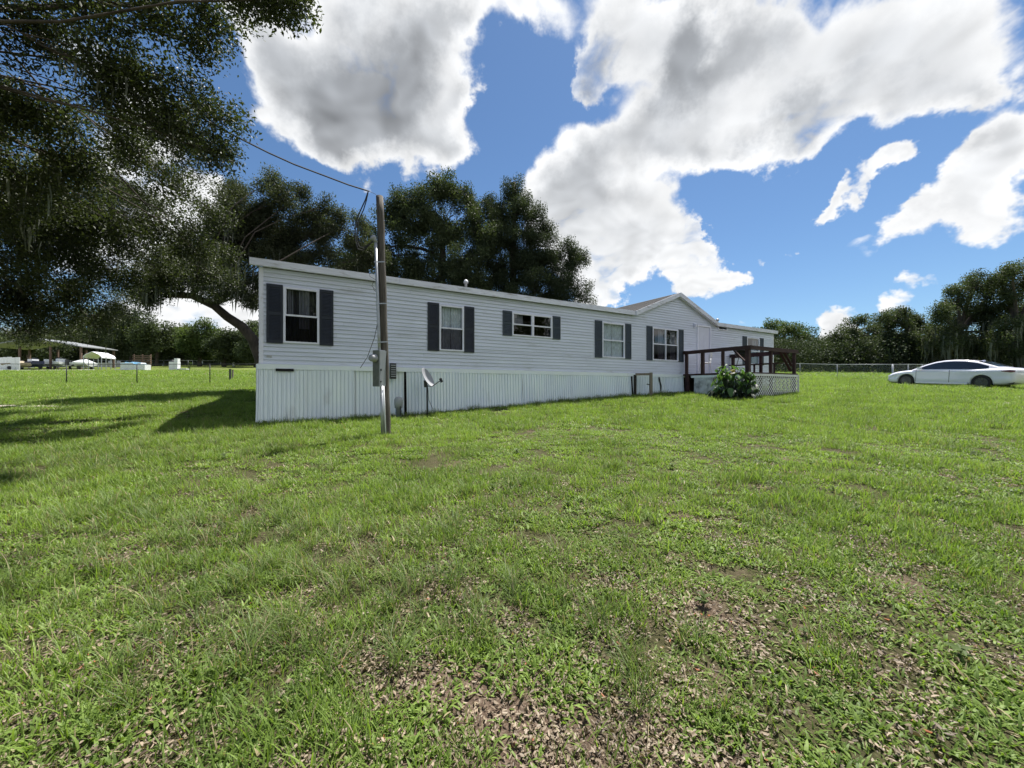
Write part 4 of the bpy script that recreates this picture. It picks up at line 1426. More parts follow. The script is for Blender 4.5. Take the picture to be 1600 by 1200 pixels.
# ------------------------------------------------------------------ white sedan
def build_car():
    fa = Vector((22.24 * 1.02, 21.2 * 1.02, 0)); ra_ = Vector((23.1 * 1.02, 18.5 * 1.02, 0))
    d = (fa - ra_).normalized()
    mid = (fa + ra_) / 2
    ang = math.atan2(d.y, d.x)
    zf, zr = H(fa.x, fa.y), H(ra_.x, ra_.y)
    car = thing('parked_car', 'white four-door sedan with tinted windows and black wheels parked on the grass', 'car', (mid.x, mid.y, (zf + zr) / 2 - 0.04), ang)
    car.rotation_euler = (0, -math.atan2(zf - zr, 2.85), ang)
    st = [(-2.44, .48, .80, .84, .60), (-2.40, .33, .88, .98, .74), (-2.25, .25, .96, 1.07, .84), (-1.9, .21, .96, 1.06, .90), (-1.43, .20, .95, 1.03, .925),
          (-0.9, .19, .94, 1.0, .925), (-0.3, .18, .93, .98, .925), (0.5, .18, .91, .96, .92), (1.0, .18, .89, .95, .915), (1.43, .19, .85, .92, .905),
          (1.9, .19, .77, .85, .87), (2.2, .20, .67, .75, .79), (2.36, .24, .57, .64, .66), (2.43, .32, .50, .54, .45)]
    ring = []
    for (x, zb, zs, zt, hw) in st:
        pts = [(0, zb), (hw * .82, zb), (hw * .97, zb + .06), (hw, zb + (zs - zb) * .40), (hw * .965, zb + (zs - zb) * .58), (hw * .985, zs - 0.07), (hw * .95, zs), (hw * .80, zt - .01), (hw * .4, zt + .012), (0, zt + .015)]
        full = [(-y, z) for (y, z) in reversed(pts[1:-1])]
        ring.append([(x, y, z) for (y, z) in pts] + [(x, y, z) for (y, z) in full])
    n = len(ring[0])
    vs = [p for r in ring for p in r]
    fs = []
    for i in range(len(ring) - 1):
        for k in range(n):
            k2 = (k + 1) % n
            fs.append((i * n + k, (i + 1) * n + k, (i + 1) * n + k2, i * n + k2))
    fs.append(tuple(range(n))); fs.append(tuple((len(ring) - 1) * n + k for k in range(n - 1, -1, -1)))
    me = MB().add(vs, fs).mesh('body')
    bm = bmesh.new(); bm.from_mesh(me); bmesh.ops.recalc_face_normals(bm, faces=bm.faces); bm.to_mesh(me); bm.free()
    tmp = bpy.data.objects.new('tmp', me); COL.objects.link(tmp)
    s = tmp.modifiers.new('s', 'SUBSURF'); s.levels = 2; s.render_levels = 2
    cutters = []
    for x in (-1.43, 1.42):
        cm = MB().lathe([(0.375, -1.2), (0.375, 1.2)], 32, Matrix.Translation((x, 0, 0.335)) @ Matrix.Rotation(rad(90), 4, 'X')).mesh('c')
        b2 = bmesh.new(); b2.from_mesh(cm); bmesh.ops.recalc_face_normals(b2, faces=b2.faces); b2.to_mesh(cm); b2.free()
        co = bpy.data.objects.new('c', cm); COL.objects.link(co); cutters.append(co)
        md = tmp.modifiers.new('b', 'BOOLEAN'); md.operation = 'DIFFERENCE'; md.object = co; md.solver = 'EXACT'
    dgp = bpy.context.evaluated_depsgraph_get(); dgp.update()
    body = bpy.data.meshes.new_from_object(tmp.evaluated_get(dgp))
    for o in [tmp] + cutters:
        bpy.data.objects.remove(o)
    body.name = 'body'
    body.materials.clear()
    link('body', body, M['carpaint'], car, smooth=True)
    # wells
    for x in (-1.43, 1.42):
        MB().lathe([(0.372, -0.80), (0.372, 0.80)], 28, Matrix.Translation((x, 0, 0.335)) @ Matrix.Rotation(rad(90), 4, 'X')).build('wheel_well', M['dark'], car)
    # greenhouse
    rx = np.array([1.22, 1.0, .7, .35, 0.0, -.35, -.8, -1.2, -1.6, -1.95, -2.1])
    rz = np.array([.93, 1.06, 1.225, 1.37, 1.445, 1.468, 1.45, 1.37, 1.22, 1.08, 1.03])
    xs = np.linspace(1.2, -2.08, 34)

    def roofz(x):
        o = np.argsort(rx)
        return float(np.interp(x, rx[o], rz[o]))

    def side(z):
        return 0.875 - (z - 0.93) * 0.50
    rings = []
    for x in xs:
        zt = roofz(x)
        taper = 1 - 0.10 * max(0, (-x - 0.9)) ** 1.2 - 0.05 * max(0, x - .4)
        zsb = 0.90
        e = max(zt - 0.06, 0.92)
        ys = [(side(zsb) * taper, zsb), (side(e) * taper, e), (side(e) * taper - 0.035, (e + zt) / 2 + .012), (side(e) * taper - 0.11, zt - 0.012), (0.28, zt), (0, zt + .004)]
        rings.append([(x, y, z) for y, z in ys] + [(x, -y, z) for y, z in reversed(ys[:-1])])
    n = len(rings[0])
    vs = [p for r in rings for p in r]
    fs = []
    for i in range(len(rings) - 1):
        for k in range(n - 1):
            fs.append((i * n + k, i * n + k + 1, (i + 1) * n + k + 1, (i + 1) * n + k))
    MB().add(vs, fs).build('cabin', M['carpaint'], car, smooth=True)
    # side glass, two panes per side divided by the dark pillar
    for sg in (1, -1):
        for (xa, xb) in ((0.93, -0.30), (-0.36, -1.60)):
            k = 12
            vs = []
            for i in range(k + 1):
                x = xa + (xb - xa) * i / k
                taper = 1 - 0.10 * max(0, (-x - 0.9)) ** 1.2 - 0.05 * max(0, x - .4)
                zt = roofz(x) - 0.085
                zb = 0.965 + 0.02 * (-x + 0.9) / 2.5 + max(0, -x - 1.2) ** 2 * 0.35
                zt = max(zt, zb + 0.004)
                vs += [(x, sg * (side(zb) * taper + .007), zb), (x, sg * (side(zt) * taper + .007), zt)]
            fs = [(2 * i, 2 * i + 1, 2 * i + 3, 2 * i + 2) for i in range(k)]
            MB().add(vs, fs).build('side_window', M['carglass'], car)
        vs = [(-0.295, sg * (side(.98) + .0065), .98), (-0.365, sg * (side(.98) + .0065), .98), (-0.365, sg * (side(1.38) + .0065), 1.38), (-0.295, sg * (side(1.38) + .0065), 1.38)]
        MB().add(vs, [(0, 1, 2, 3)]).build('pillar_trim', M['carglass'], car)
        # handles, mirror, seams, lamps
        for x in (-0.18, -1.18):
            MB().box(x - .10, x + .10, sg * .905 - .014, sg * .905 + .014, .835, .862).build('door_handle', M['carpaint'], car)
        MB().box(0.78, 0.92, min(sg * .87, sg * 1.03), max(sg * .87, sg * 1.03), .95, 1.07).build('mirror', M['carpaint'], car)
        for x in (0.98, -0.32):
            MB().add([(x, sg * .928, .30), (x + .016, sg * .928, .30), (x + .016, sg * .915, .93), (x, sg * .915, .93)], [(0, 1, 2, 3)]).build('door_seam', M['darkmetal'], car)
        MB().box(-0.98, 0.98, min(sg * .90, sg * .932), max(sg * .90, sg * .932), .22, .30).build('sill_trim', M['boxgrey'] if False else M['carpaint'], car)
        MB().add([(2.02, sg * .835, .60), (2.33, sg * .70, .54), (2.33, sg * .66, .62), (1.86, sg * .86, .73)], [(0, 1, 2, 3)]).build('headlight', M['headlamp'], car)
        MB().add([(2.30, sg * .735, .30), (2.40, sg * .60, .30), (2.40, sg * .58, .38), (2.28, sg * .75, .36)], [(0, 1, 2, 3)]).build('fog_lamp', M['darkmetal'], car)
        MB().add([(-2.05, sg * .895, .88), (-2.32, sg * .83, .84), (-2.42, sg * .72, .86), (-2.42, sg * .70, .93), (-2.30, sg * .82, .95), (-2.05, sg * .885, .91)], [(0, 1, 2, 3, 4, 5)]).build('tail_light', M['redlamp'], car)
        MB().add([(-2.22, sg * .86, .30), (-2.41, sg * .72, .30), (-2.43, sg * .70, .38)], [(0, 1, 2)]).build('bumper_trim', M['darkmetal'], car)
    # front and rear glass
    for (xa, xb, nm) in ((1.12, .42, 'windshield'), (-1.15, -1.85, 'rear_window')):
        k = 6
        vs = []
        for i in range(k + 1):
            x = xa + (xb - xa) * i / k
            z = roofz(x) + 0.012
            vs += [(x, -.60, z - .006), (x, .60, z - .006), (x, 0, z + .004)]
        fs = []
        for i in range(k):
            fs += [(3 * i, 3 * i + 2, 3 * i + 5, 3 * i + 3), (3 * i + 2, 3 * i + 1, 3 * i + 4, 3 * i + 5)]
        MB().add(vs, fs).build(nm, M['carglass'], car)
    MB().add([(-1.02, 0, 1.42), (-1.20, .03, 1.36), (-1.20, -.03, 1.36), (-1.17, 0, 1.455)], [(0, 1, 3), (0, 3, 2), (1, 2, 3)]).build('roof_antenna', M['carpaint'], car)
    for (x, sg) in ((1.42, 1), (1.42, -1), (-1.43, 1), (-1.43, -1)):
        R = Matrix.Translation((x, sg * 0.80, 0.335)) @ Matrix.Rotation(rad(-90 * sg), 4, 'X')
        wh = MB().lathe([(0.24, -0.11), (0.32, -0.105), (0.335, -0.08), (0.335, 0.08), (0.32, 0.105), (0.24, 0.11), (0.235, 0.0)], 28, R).build('wheel', M['rubber'], car, smooth=True)
        rim = MB()
        rim.lathe([(0.235, 0.05), (0.24, 0.10), (0.225, 0.102), (0.215, 0.06)], 28, R)
        rim.lathe([(0.05, 0.05), (0.055, 0.085), (0.02, 0.095)], 12, R)
        for k in range(10):
            an = k * math.pi / 5
            a = R @ Vector((0.04 * math.cos(an), 0.04 * math.sin(an), 0.08)); b = R @ Vector((0.225 * math.cos(an), 0.225 * math.sin(an), 0.085))
            rim.bar(a, b, 0.028, 0.02, up=(0, 1, 0))
        rim.build('rim', M['rim'], wh)


build_car()


# ------------------------------------------------------------------ chain-link fences
def fence(name, label, posts, hgt, rail_r=0.022, post_r=0.028, mesh_sp=0.08, wire=0.0035, bottom=0.03, mat='galv', post_mat=None, thick_first=False, mesh_mat=None):
    p0 = posts[0]
    z0 = H(*p0)
    f = thing(name, label, 'fence', (p0[0], p0[1], z0))
    o = Vector((p0[0], p0[1], z0))
    tops = []
    for i, (x, y) in enumerate(posts):
        z = H(x, y)
        r = post_r * (1.6 if thick_first and i == 0 else 1)
        MB().tube([Vector((x, y, z - .1)) - o, Vector((x, y, z + hgt + 0.02)) - o], r, 8).build('fence_post', M[post_mat or mat], f, smooth=True)
        tops.append(Vector((x, y, z + hgt)))
    m = MB(); m.tube([t - o for t in tops], rail_r, 6)
    m.build('top_rail', M[mat], f, smooth=True)
    w = MB()
    for a, b in zip(tops, tops[1:]):
        L = (b.xy - a.xy).length
        u = (b - a) / L
        h = hgt - bottom
        n = int((L + h) / mesh_sp)
        for sg in (1, -1):
            for k in range(n):
                s = k * mesh_sp - (h if sg > 0 else 0)
                s0, s1 = s, s + sg * h
                t0, t1 = 0.0, 1.0
                du = s1 - s0
                ta, tb = (0 - s0) / du, (L - s0) / du
                if ta > tb: ta, tb = tb, ta
                t0, t1 = max(0, ta), min(1, tb)
                if t1 - t0 < 0.02:
                    continue
                A = a + u * (s0 + du * t0) - Vector((0, 0, h * (1 - t0)))
                B = a + u * (s0 + du * t1) - Vector((0, 0, h * (1 - t1)))
                sd = Vector((u.x, u.y, 0)) * wire / 2 * 1.414
                w.add([A - sd - o, A + sd - o, B + sd - o, B - sd - o], [(0, 1, 2, 3)])
    w.build('chain_mesh', M[mesh_mat or mat], f, kind='stuff')
    return f


def onground(px, d):
    return ((px - CX) / F * d, d)


lp = [onground(-170, 22.6), onground(-30, 22.4), onground(104, 22.2), onground(214, 22.0), onground(328, 21.8)]
fence('chain_link_fence', 'near chain-link fence with thin dark posts crossing the field left of the house', lp + [(lp[-1][0] + 4.0, 21.7)], 1.18, 0.016, 0.024, 0.09, 0.003, mat='darkmetal')
far = [onground(px, 88 - (px - 100) * 0.004) for px in (-250, -150, -60, 30, 110, 176, 216, 246, 256, 294, 301, 345, 372, 400, 440, 520)]
fence('chain_link_fence', 'distant chain-link fence along the far tree line behind the white boxes', far, 1.25, 0.045, 0.04, 0.35, 0.02, mat='galv', mesh_mat='darkmetal')
cor = (594.6 / 600 * 26, 26.0)
rf = [cor, (27.1, 32.0), (28.5, 38.0), (30.0, 44.0)]
# intermediate stretch of the line running away from the corner
fence('chain_link_fence', 'chain-link fence running away between the deck and the white sedan', rf, 1.2, 0.022, 0.026, 0.07, 0.0035, thick_first=True)
rb = [(cor[0] + 0.867 * s, cor[1] + 0.498 * s) for s in (0.12, 3, 6, 9, 12, 15, 18, 24, 30)]
fence('chain_link_fence', 'chain-link fence behind the white sedan in front of the moss-hung oaks', rb, 1.2, 0.022, 0.026, 0.07, 0.0035)
rl = [(30.1, 44.2), (26, 45.5), (21, 46.5), (14, 47.5), (6, 48)]
fence('chain_link_fence', 'chain-link fence along the back edge of the field behind the deck', rl, 1.2, 0.022, 0.026, 0.14, 0.006)

for (px, py0, py1, w_, lab, d) in ((172, 560.5, 565, 6.5, 'white sign on the far fence right of the arched carport, first of the two', 87.6), (185.5, 561, 565.5, 6, 'white sign on the far fence, beside the first towards the tarp-covered boxes', 87.6),
                                 (314.5, 565, 568.5, 5, 'small white sign on the far fence between the pale appliances and the house', 87)):
    c = P3(px, (py0 + py1) / 2, d - 0.1)
    ww, hh = w_ / F * d, (py1 - py0) / F * d
    zc = H(c.x, c.y) + 0.85
    s = MB().box(-ww / 2, ww / 2, -0.01, 0.01, -hh / 2, hh / 2).build('fence_sign', M['whiteplastic'], None, loc=(c.x, c.y, zc))
    set_props(s, lab, 'sign', 'signs on the far fence')

# two short dark posts in the field
for (px, ytop, ybot, d, lab) in ((359.6, 571, 589.5, 27.0, 'short dark stake in the field, nearer of the two beside the oak'), (363.6, 569, 584, 31.0, 'short dark stake just behind the nearer stake beside the oak')):
    x, y = onground(px, d)
    z = H(x, y)
    hgt = (ybot - ytop) / F * d
    t = thing('field_stake', lab, 'stake', (x, y, z), 0, 'dark stakes in the field')
    MB().box(-.045, .045, -.045, .045, -.1, hgt).build('shaft', M['oldwood'] if px > 361 else M['darkmetal'], t)
    MB().box(-.055, .055, -.055, .055, hgt, hgt + .03).build('cap', M['darkmetal'], t)


# ------------------------------------------------------------------ yard across the far fence (left)
def bar_boat(name, label, c, L, W, Hh, rot, hull, deckm, trailer=True, cover=None):
    b = thing(name, label, 'boat', (c.x, c.y, H(c.x, c.y)), rot, 'boats stored in the yard')
    z0 = 0.45
    n = 9
    rings = []
    for k in range(n + 1):
        u = k / n
        x = -L / 2 + L * u
        w = W / 2 * (1 - max(0, (u - 0.45) / 0.55) ** 2.2)
        kz = z0 + 0.35 * Hh * max(0, (u - 0.6) / 0.4) ** 2
        top = z0 + Hh * (0.75 + 0.25 * u)
        rings.append([(x, -w, top), (x, -w * .85, z0 + Hh * .35 + (kz - z0)), (x, 0, kz), (x, w * .85, z0 + Hh * .35 + (kz - z0)), (x, w, top)])
    vs = [p for r in rings for p in r]
    fs = []
    for i in range(n):
        for k in range(4):
            fs.append((i * 5 + k, i * 5 + k + 1, (i + 1) * 5 + k + 1, (i + 1) * 5 + k))
        fs.append((i * 5 + 4, i * 5, (i + 1) * 5, (i + 1) * 5 + 4))
    fs.append((0, 1, 2, 3, 4))
    MB().add(vs, fs).build('hull', hull, b)
    if cover:
        MB().add([(-L * .45, -W * .42, z0 + Hh * .8), (L * .3, -W * .40, z0 + Hh * .92), (L * .3, W * .40, z0 + Hh * .92), (-L * .45, W * .42, z0 + Hh * .8), (-L * .2, 0, z0 + Hh * 1.5), (L * .15, 0, z0 + Hh * 1.4)],
                 [(0, 1, 5, 4), (1, 2, 5), (2, 3, 4, 5), (3, 0, 4)]).build('cover', cover, b)
    else:
        MB().box(-L * .1, L * .1, -W * .25, W * .25, z0 + Hh * .82, z0 + Hh * 1.35).build('console', deckm, b)
        MB().add([(L * .11, -W * .25, z0 + Hh * .9), (L * .11, W * .25, z0 + Hh * .9), (L * .07, W * .22, z0 + Hh * 1.6), (L * .07, -W * .22, z0 + Hh * 1.6)], [(0, 1, 2, 3)]).build('windscreen', M['carglass'], b)
        MB().box(-L / 2 - .35, -L / 2 - .03, -.2, .2, z0 + .2, z0 + Hh * 1.2).build('outboard_motor', M['darkmetal'], b)
    if trailer:
        MB().bar((-L * .4, 0, .38), (L * .62, 0, .40), .1, .1).build('trailer_beam', M['galv'], b)
        for sg in (-1, 1):
            MB().lathe([(.28, -.09), (.28, .09)], 14, Matrix.Translation((-L * .15, sg * W * .48, .28)) @ Matrix.Rotation(rad(90), 4, 'X')).build('wheel', M['rubber'], b)


def at(px, d):
    x, y = onground(px, d)
    return Vector((x, y, H(x, y)))


bar_boat('stored_boat', 'beige canvas-covered boat under trees, leftmost in the yard', at(30, 63), 3.4, 1.8, 0.7, rad(10), M['tan'], M['tan'], cover=M['tan'])
bar_boat('stored_boat', 'navy-hulled boat with a square white cabin in the yard', at(52, 64), 3.4, 2.0, 0.95, rad(5), M['navy'], M['whiteplastic'], trailer=False)
bar_boat('stored_boat', 'white open boat with dark outboard at the left end of the shed', at(76, 68), 3.6, 1.9, 0.9, rad(20), M['whiteplastic'], M['whiteplastic'])
bar_boat('stored_boat', 'white runabout on a trailer beneath the big open shed', at(95, 66), 3.6, 1.9, 1.0, rad(160), M['whiteplastic'], M['whiteplastic'])
bar_boat('stored_boat', 'long white boat standing between shed and arched carport', at(129, 65), 3.4, 1.9, 0.85, rad(175), M['whiteplastic'], M['whiteplastic'], cover=M['whiteplastic'])


def shed():
    c = at(85, 69)
    s = thing('open_shed', 'large open-sided pole shed with pale metal roof in the yard behind the fence', 'shed', tuple(c), rad(5))
    hw, dp = 7.2, 6.0
    for x in (-hw, -hw / 3, hw / 3, hw):
        for y in (-dp / 2, dp / 2):
            MB().box(x - .12, x + .12, y - .12, y + .12, -.2, 3.7).build('post', M['brownwood'], s)
    for sg in (-1, 1):
        MB().add([(sg * (hw + .4), -dp / 2 - .4, 3.6), (0, -dp / 2 - .4, 5.0), (0, dp / 2 + .4, 5.0), (sg * (hw + .4), dp / 2 + .4, 3.6),
                  (sg * (hw + .4), -dp / 2 - .4, 3.75), (0, -dp / 2 - .4, 5.15), (0, dp / 2 + .4, 5.15), (sg * (hw + .4), dp / 2 + .4, 3.75)],
                 [(0, 1, 2, 3), (4, 5, 6, 7), (0, 1, 5, 4), (3, 2, 6, 7), (0, 3, 7, 4), (1, 2, 6, 5)]).build('roof', M['roofmetal'], s)


shed()


def carport():
    c = at(156, 64)
    s = thing('arched_carport', 'white round-shouldered metal carport on thin posts beside the open shed', 'carport', tuple(c), rad(12))
    w, L, h = 1.25, 3.0, 2.1
    prof = [(-w, h - .25), (-w + .05, h), (-w + .35, h + .32), (0, h + .75), (w - .35, h + .32), (w - .05, h), (w, h - .25)]
    m = MB()
    n = 7
    vs = [(x, -L / 2, z) for x, z in prof] + [(x, L / 2, z) for x, z in prof]
    vs += [(x * .98, -L / 2, z - .06) for x, z in prof] + [(x * .98, L / 2, z - .06) for x, z in prof]
    fs = []
    for k in range(n - 1):
        fs += [(k, k + 1, n + k + 1, n + k), (2 * n + k, 2 * n + k + 1, 3 * n + k + 1, 3 * n + k), (k, k + 1, 2 * n + k + 1, 2 * n + k), (n + k, n + k + 1, 3 * n + k + 1, 3 * n + k)]
    m.add(vs, fs).build('roof', M['whiteplastic'], s)
    for sx in (-1, 1):
        for y in (-L / 2 + .1, -L / 6, L / 6, L / 2 - .1):
            MB().box(sx * (w - .04) - .04, sx * (w - .04) + .04, y - .04, y + .04, -.1, h - .1).build('post', M['galv'], s)


carport()
# pale sheet panels at the picture's edge
c = at(4, 62)
pn = thing('panel_fence', 'pale upright metal sheets leaning together at the far left of the yard', 'panel screen', tuple(c), rad(4))
for k in range(8):
    MB().box(-2.4 + k * .62, -2.4 + k * .62 + .6, -.03 + .02 * (k % 2), .03 + .02 * (k % 2), 0, 2.0 + .05 * (k % 3)).build('panel', M['whiteplastic'], pn)
# white stacked boxes with blue tarp
c = at(211, 60)
bxs = thing('tarped_box_stack', 'low white box stack with a light blue tarp over its top in the far field', 'storage box', tuple(c), rad(6))
MB().box(-1.6, .2, -.6, .6, 0, 1.15).build('box', M['whiteplastic'], bxs)
MB().box(.22, 1.85, -.6, .55, 0, .85).build('box', M['whiteplastic'], bxs)
MB().box(.22, 1.2, -.5, .5, .86, 1.15).build('box', M['whiteplastic'], bxs)
m = MB()
vs = []
for i in range(7):
    for j in range(4):
        x = -1.66 + 2.9 * i / 6; y = -.66 + 1.32 * j / 3
        e = (i in (0, 6)) or (j in (0, 3))
        vs.append((x, y, 1.22 + .05 * math.sin(i * 2 + j) - (.28 if e else 0)))
m.add(vs, [(i * 4 + j, i * 4 + j + 1, (i + 1) * 4 + j + 1, (i + 1) * 4 + j) for i in range(6) for j in range(3)])
m.build('tarp', M['bluetarp'], bxs)
c = at(188, 60)
o = MB().box(-.75, .75, -.35, .35, .02, .12).build('white_plank', M['whiteplastic'], None, loc=tuple(c)); o.rotation_euler = (0, rad(-6), rad(5))
set_props(o, 'flat white board lying on the grass left of the tarped boxes', 'board')
c = at(222, 72)
wr = thing('board_stack', 'brown slatted board structure standing behind the tarp-covered boxes', 'wooden rack', tuple(c), rad(3))
for k in range(6):
    MB().box(-1.7, 1.5, -.1, .1, .5 + k * .34, .68 + k * .34).build('board', M['brownwood'], wr)
for x in (-1.6, -.1, 1.4):
    MB().box(x - .08, x + .08, .11, .25, -.1, 2.6).build('post', M['brownwood'], wr)
c = at(273, 62)
ap = thing('pale_appliance', 'upright white appliance pair with clutter on top in the far field', 'appliance', tuple(c), rad(8))
MB().box(-.62, .02, -.35, .35, 0, 1.3).build('cabinet', M['whiteplastic'], ap)
MB().box(.05, .62, -.35, .35, 0, 1.32).build('cabinet', M['whiteplastic'], ap)
MB().box(.1, .6, -.3, .3, 1.34, 1.85).build('crate', M['whiteplastic'], ap)
MB().lathe([(.28, 1.31), (.25, 1.5), (.1, 1.62)], 10, Matrix.Translation((-.32, 0, 0))).build('bundle', M['darkmetal'], ap)
c = at(286, 62)
o = MB().box(-.75, .75, -.3, .3, .05, .22).build('white_slab', M['whiteplastic'], None, loc=tuple(c))
set_props(o, 'flat white slab lying on the grass right of the pale appliances', 'slab')
c = at(365, 84)
o = MB().lathe([(.16, 0), (.22, .1), (.24, .7), (.14, .85), (.12, 1.0), (.02, 1.02)], 12).build('white_jug', M['whiteplastic'], None, smooth=True, loc=tuple(c))
set_props(o, 'small white upright container by the far fence beside the oak trunk', 'container')
c = at(183, 80)
o = MB().box(-5.5, 3.5, -.15, .15, -.1, .85).build('low_wall', M['concrete'], None, loc=tuple(c))
set_props(o, 'low pale concrete wall behind the carport and fence signs', 'wall')


def ground_strip(name, pts_l, pts_r, mat, lift=0.012):
    m = MB()
    n = len(pts_l)
    vs = [(x, y, H(x, y) + lift) for x, y in pts_l] + [(x, y, H(x, y) + lift) for x, y in pts_r]
    m.add(vs, [(i, n + i, n + i + 1, i + 1) for i in range(n - 1)])
    o = m.build(name, mat)
    o['kind'] = 'structure'
    return o


ground_strip('gravel_drive', [onground(px, 60.5) for px in range(-200, 160, 12)], [onground(px, 57.5) for px in range(-200, 160, 12)], M['concrete'], 0.05)
pl, pr_ = [], []
for k in range(24):
    u = k / 23
    x = -20 + 6.4 * u
    w = 0.28 * (1 - u) ** 0.5 + 0.02 + .06 * math.sin(k * 1.9)
    y = 12.3 - 0.1 * u + .15 * math.sin(u * 7)
    pl.append((x, y + w)); pr_.append((x, y - w))
ground_strip('sand_path', pl, pr_, M['sand'], 0.02)


# ------------------------------------------------------------------ trees
def leaves_np(centres, per, sigma, size, aspect, rng, tint_c, up=0.35):
    C = np.repeat(centres, per, axis=0)
    n = len(C)
    C = C + np.clip(rng.normal(0, 1, (n, 3)), -1.7, 1.7) * sigma
    u = rng.normal(0, 1, (n, 3)); u /= np.linalg.norm(u, axis=1, keepdims=True)
    w = rng.normal(0, 1, (n, 3)); w[:, 2] += up * 3 * np.sign(w[:, 2] + 1.0)
    w -= (w * u).sum(1, keepdims=True) * u
    w /= np.linalg.norm(w, axis=1, keepdims=True)
    v = np.cross(w, u)
    s = size * rng.uniform(0.65, 1.35, (n, 1))
    a = u * s * 0.5
    b = v * s * 0.5 * aspect
    f = w * s * 0.10
    V = np.stack([C - a, C + b + f, C + a, C - b + f], 1).reshape(-1, 3)
    tint = np.repeat(tint_c, per) + rng.uniform(-0.28, 0.28, n)
    return V, np.clip(tint, 0, 1)


def tree(name, label, base, trunk_pts, trunk_r, blobs, leaf_mat, leaf_size, n_leaves, seed, cat='tree', group=None, sigma=0.28, aspect=0.5, moss=0,
         moss_len=1.2, shell=0.55, flat=0.8, spray=0.0, nsub_k=1.0, limb=True, moss_low=-0.2, tw=0.012, limb_k=0.035, wig=0.08):
    rng = np.random.default_rng(seed)
    rnd = random.Random(seed)
    base = Vector(base)
    t = thing(name, label, cat, tuple(base), 0, group)
    tm = MB(base)
    tm.tube(trunk_pts, [trunk_r * (1 - 0.55 * k / max(1, len(trunk_pts) - 1)) for k in range(len(trunk_pts))], 12)
    vol = np.array([b[3] ** 2 for b in blobs])
    tot = vol.sum()
    subs, tints = [], []
    tp = [Vector(p) for p in trunk_pts]
    for bi, (bx_, by_, bz_, br) in enumerate(blobs):
        c = Vector((bx_, by_, bz_))
        nsub = max(4, int(br * br * 9 * nsub_k))
        d = rng.normal(0, 1, (nsub, 3)); d /= np.linalg.norm(d, axis=1, keepdims=True)
        r = br * (shell + (1 - shell) * rng.random((nsub, 1))) ** 1.0
        r *= np.where(rng.random((nsub, 1)) < 0.3, rng.random((nsub, 1)), 1.0)
        q = d * r
        q[:, 2] *= flat
        q += np.array([bx_, by_, bz_])
        if spray:
            q += rng.normal(0, spray, q.shape)
        subs.append(q)
        tc = rng.uniform(0.15, 0.85)
        tints.append(np.clip(rng.normal(tc, 0.22, nsub), 0, 1))
        if limb:
            # limb from the closest upper trunk node
            k = min(range(len(tp)), key=lambda i: (tp[i] - c).length + (0.35 * abs(i - len(tp) * 0.7)))
            s = tp[k]
            L = (c - s).length
            midp = s.lerp(c, 0.5) + Vector((rnd.uniform(-wig, wig) * L, rnd.uniform(-wig, wig) * L, 0.10 * L + rnd.uniform(-wig, wig) * L * .6))
            rr = max(0.013, min(trunk_r * 0.42, limb_k * L))
            if seed == 21 and c.z > 8.2 and L > 6:
                midp.z += 3.2
            q1 = s.lerp(midp, .5) + Vector((0, 0, .02 * L)); q2 = midp.lerp(c, .5) + Vector((rnd.uniform(-.04, .04) * L, 0, .02 * L))
            tm.tube([s, q1, midp, q2, c], [rr, rr * .85, rr * .68, rr * .5, rr * .32], 7, cap=False)
            for j in range(min(nsub, int(5 + br * 5))):
                e = Vector(q[j])
                st_ = q2.lerp(c, rnd.random())
                mm = st_.lerp(e, .5) + Vector((rnd.uniform(-.1, .1), rnd.uniform(-.1, .1), rnd.uniform(0, .15))) * br * .5
                tm.tube([st_, mm, e], [tw * 1.6 * (1 + br * .3), tw * (1 + br * .3), tw * .5], 4, cap=False)
    tm.build('trunk', M['bark'], t, smooth=True)
    S = np.concatenate(subs); T = np.concatenate(tints)
    per = max(1, int(n_leaves / len(S)))
    V, tint = leaves_np(S, per, sigma, leaf_size, aspect, rng, T)
    V -= np.array(base)
    me = quad_mesh('crown', V, 4, tint, [(0, 1, 2), (0, 2, 3)])
    link('crown', me, leaf_mat, t)
    if moss:
        low = S[rng.permutation(len(S))]
        zmed = np.quantile(S[:, 2], 0.5)
        low = low[low[:, 2] < zmed + moss_low + 0.3][:moss]
        vs, tn = [], []
        for p in low:
            nstr = rng.integers(5, 11)
            for s_ in range(nstr):
                o = p + rng.normal(0, 0.14, 3) * (1 + moss_len * .3)
                L = moss_len * rng.uniform(0.3, 1.0)
                w = 0.035 * moss_len * rng.uniform(.5, 1.2)
                an = rng.uniform(0, 3.14)
                dx, dy = math.cos(an) * w, math.sin(an) * w
                z1, z2, z3 = o[2], o[2] - L * .45, o[2] - L
                j = rng.normal(0, .03, 4) * moss_len
                tt = rng.uniform(.1, .9)
                vs += [(o[0] - dx, o[1] - dy, z1), (o[0] + dx, o[1] + dy, z1), (o[0] + dx * .9 + j[0], o[1] + dy + j[1], z2), (o[0] - dx * .9 + j[0], o[1] - dy + j[1], z2),
                       (o[0] + j[2], o[1] + j[3], z3)]
                tn.append(tt)
        V = np.array(vs) - np.array(base)
        me = quad_mesh('moss', V, 5, np.array(tn), [(0, 1, 2, 3), (3, 2, 4)])
        link('moss', me, M['moss'], t, kind='stuff')
    return t


def B(px, py, r, d):
    p = P3(px, py, d)
    return (p.x, p.y, p.z, r / F * d)


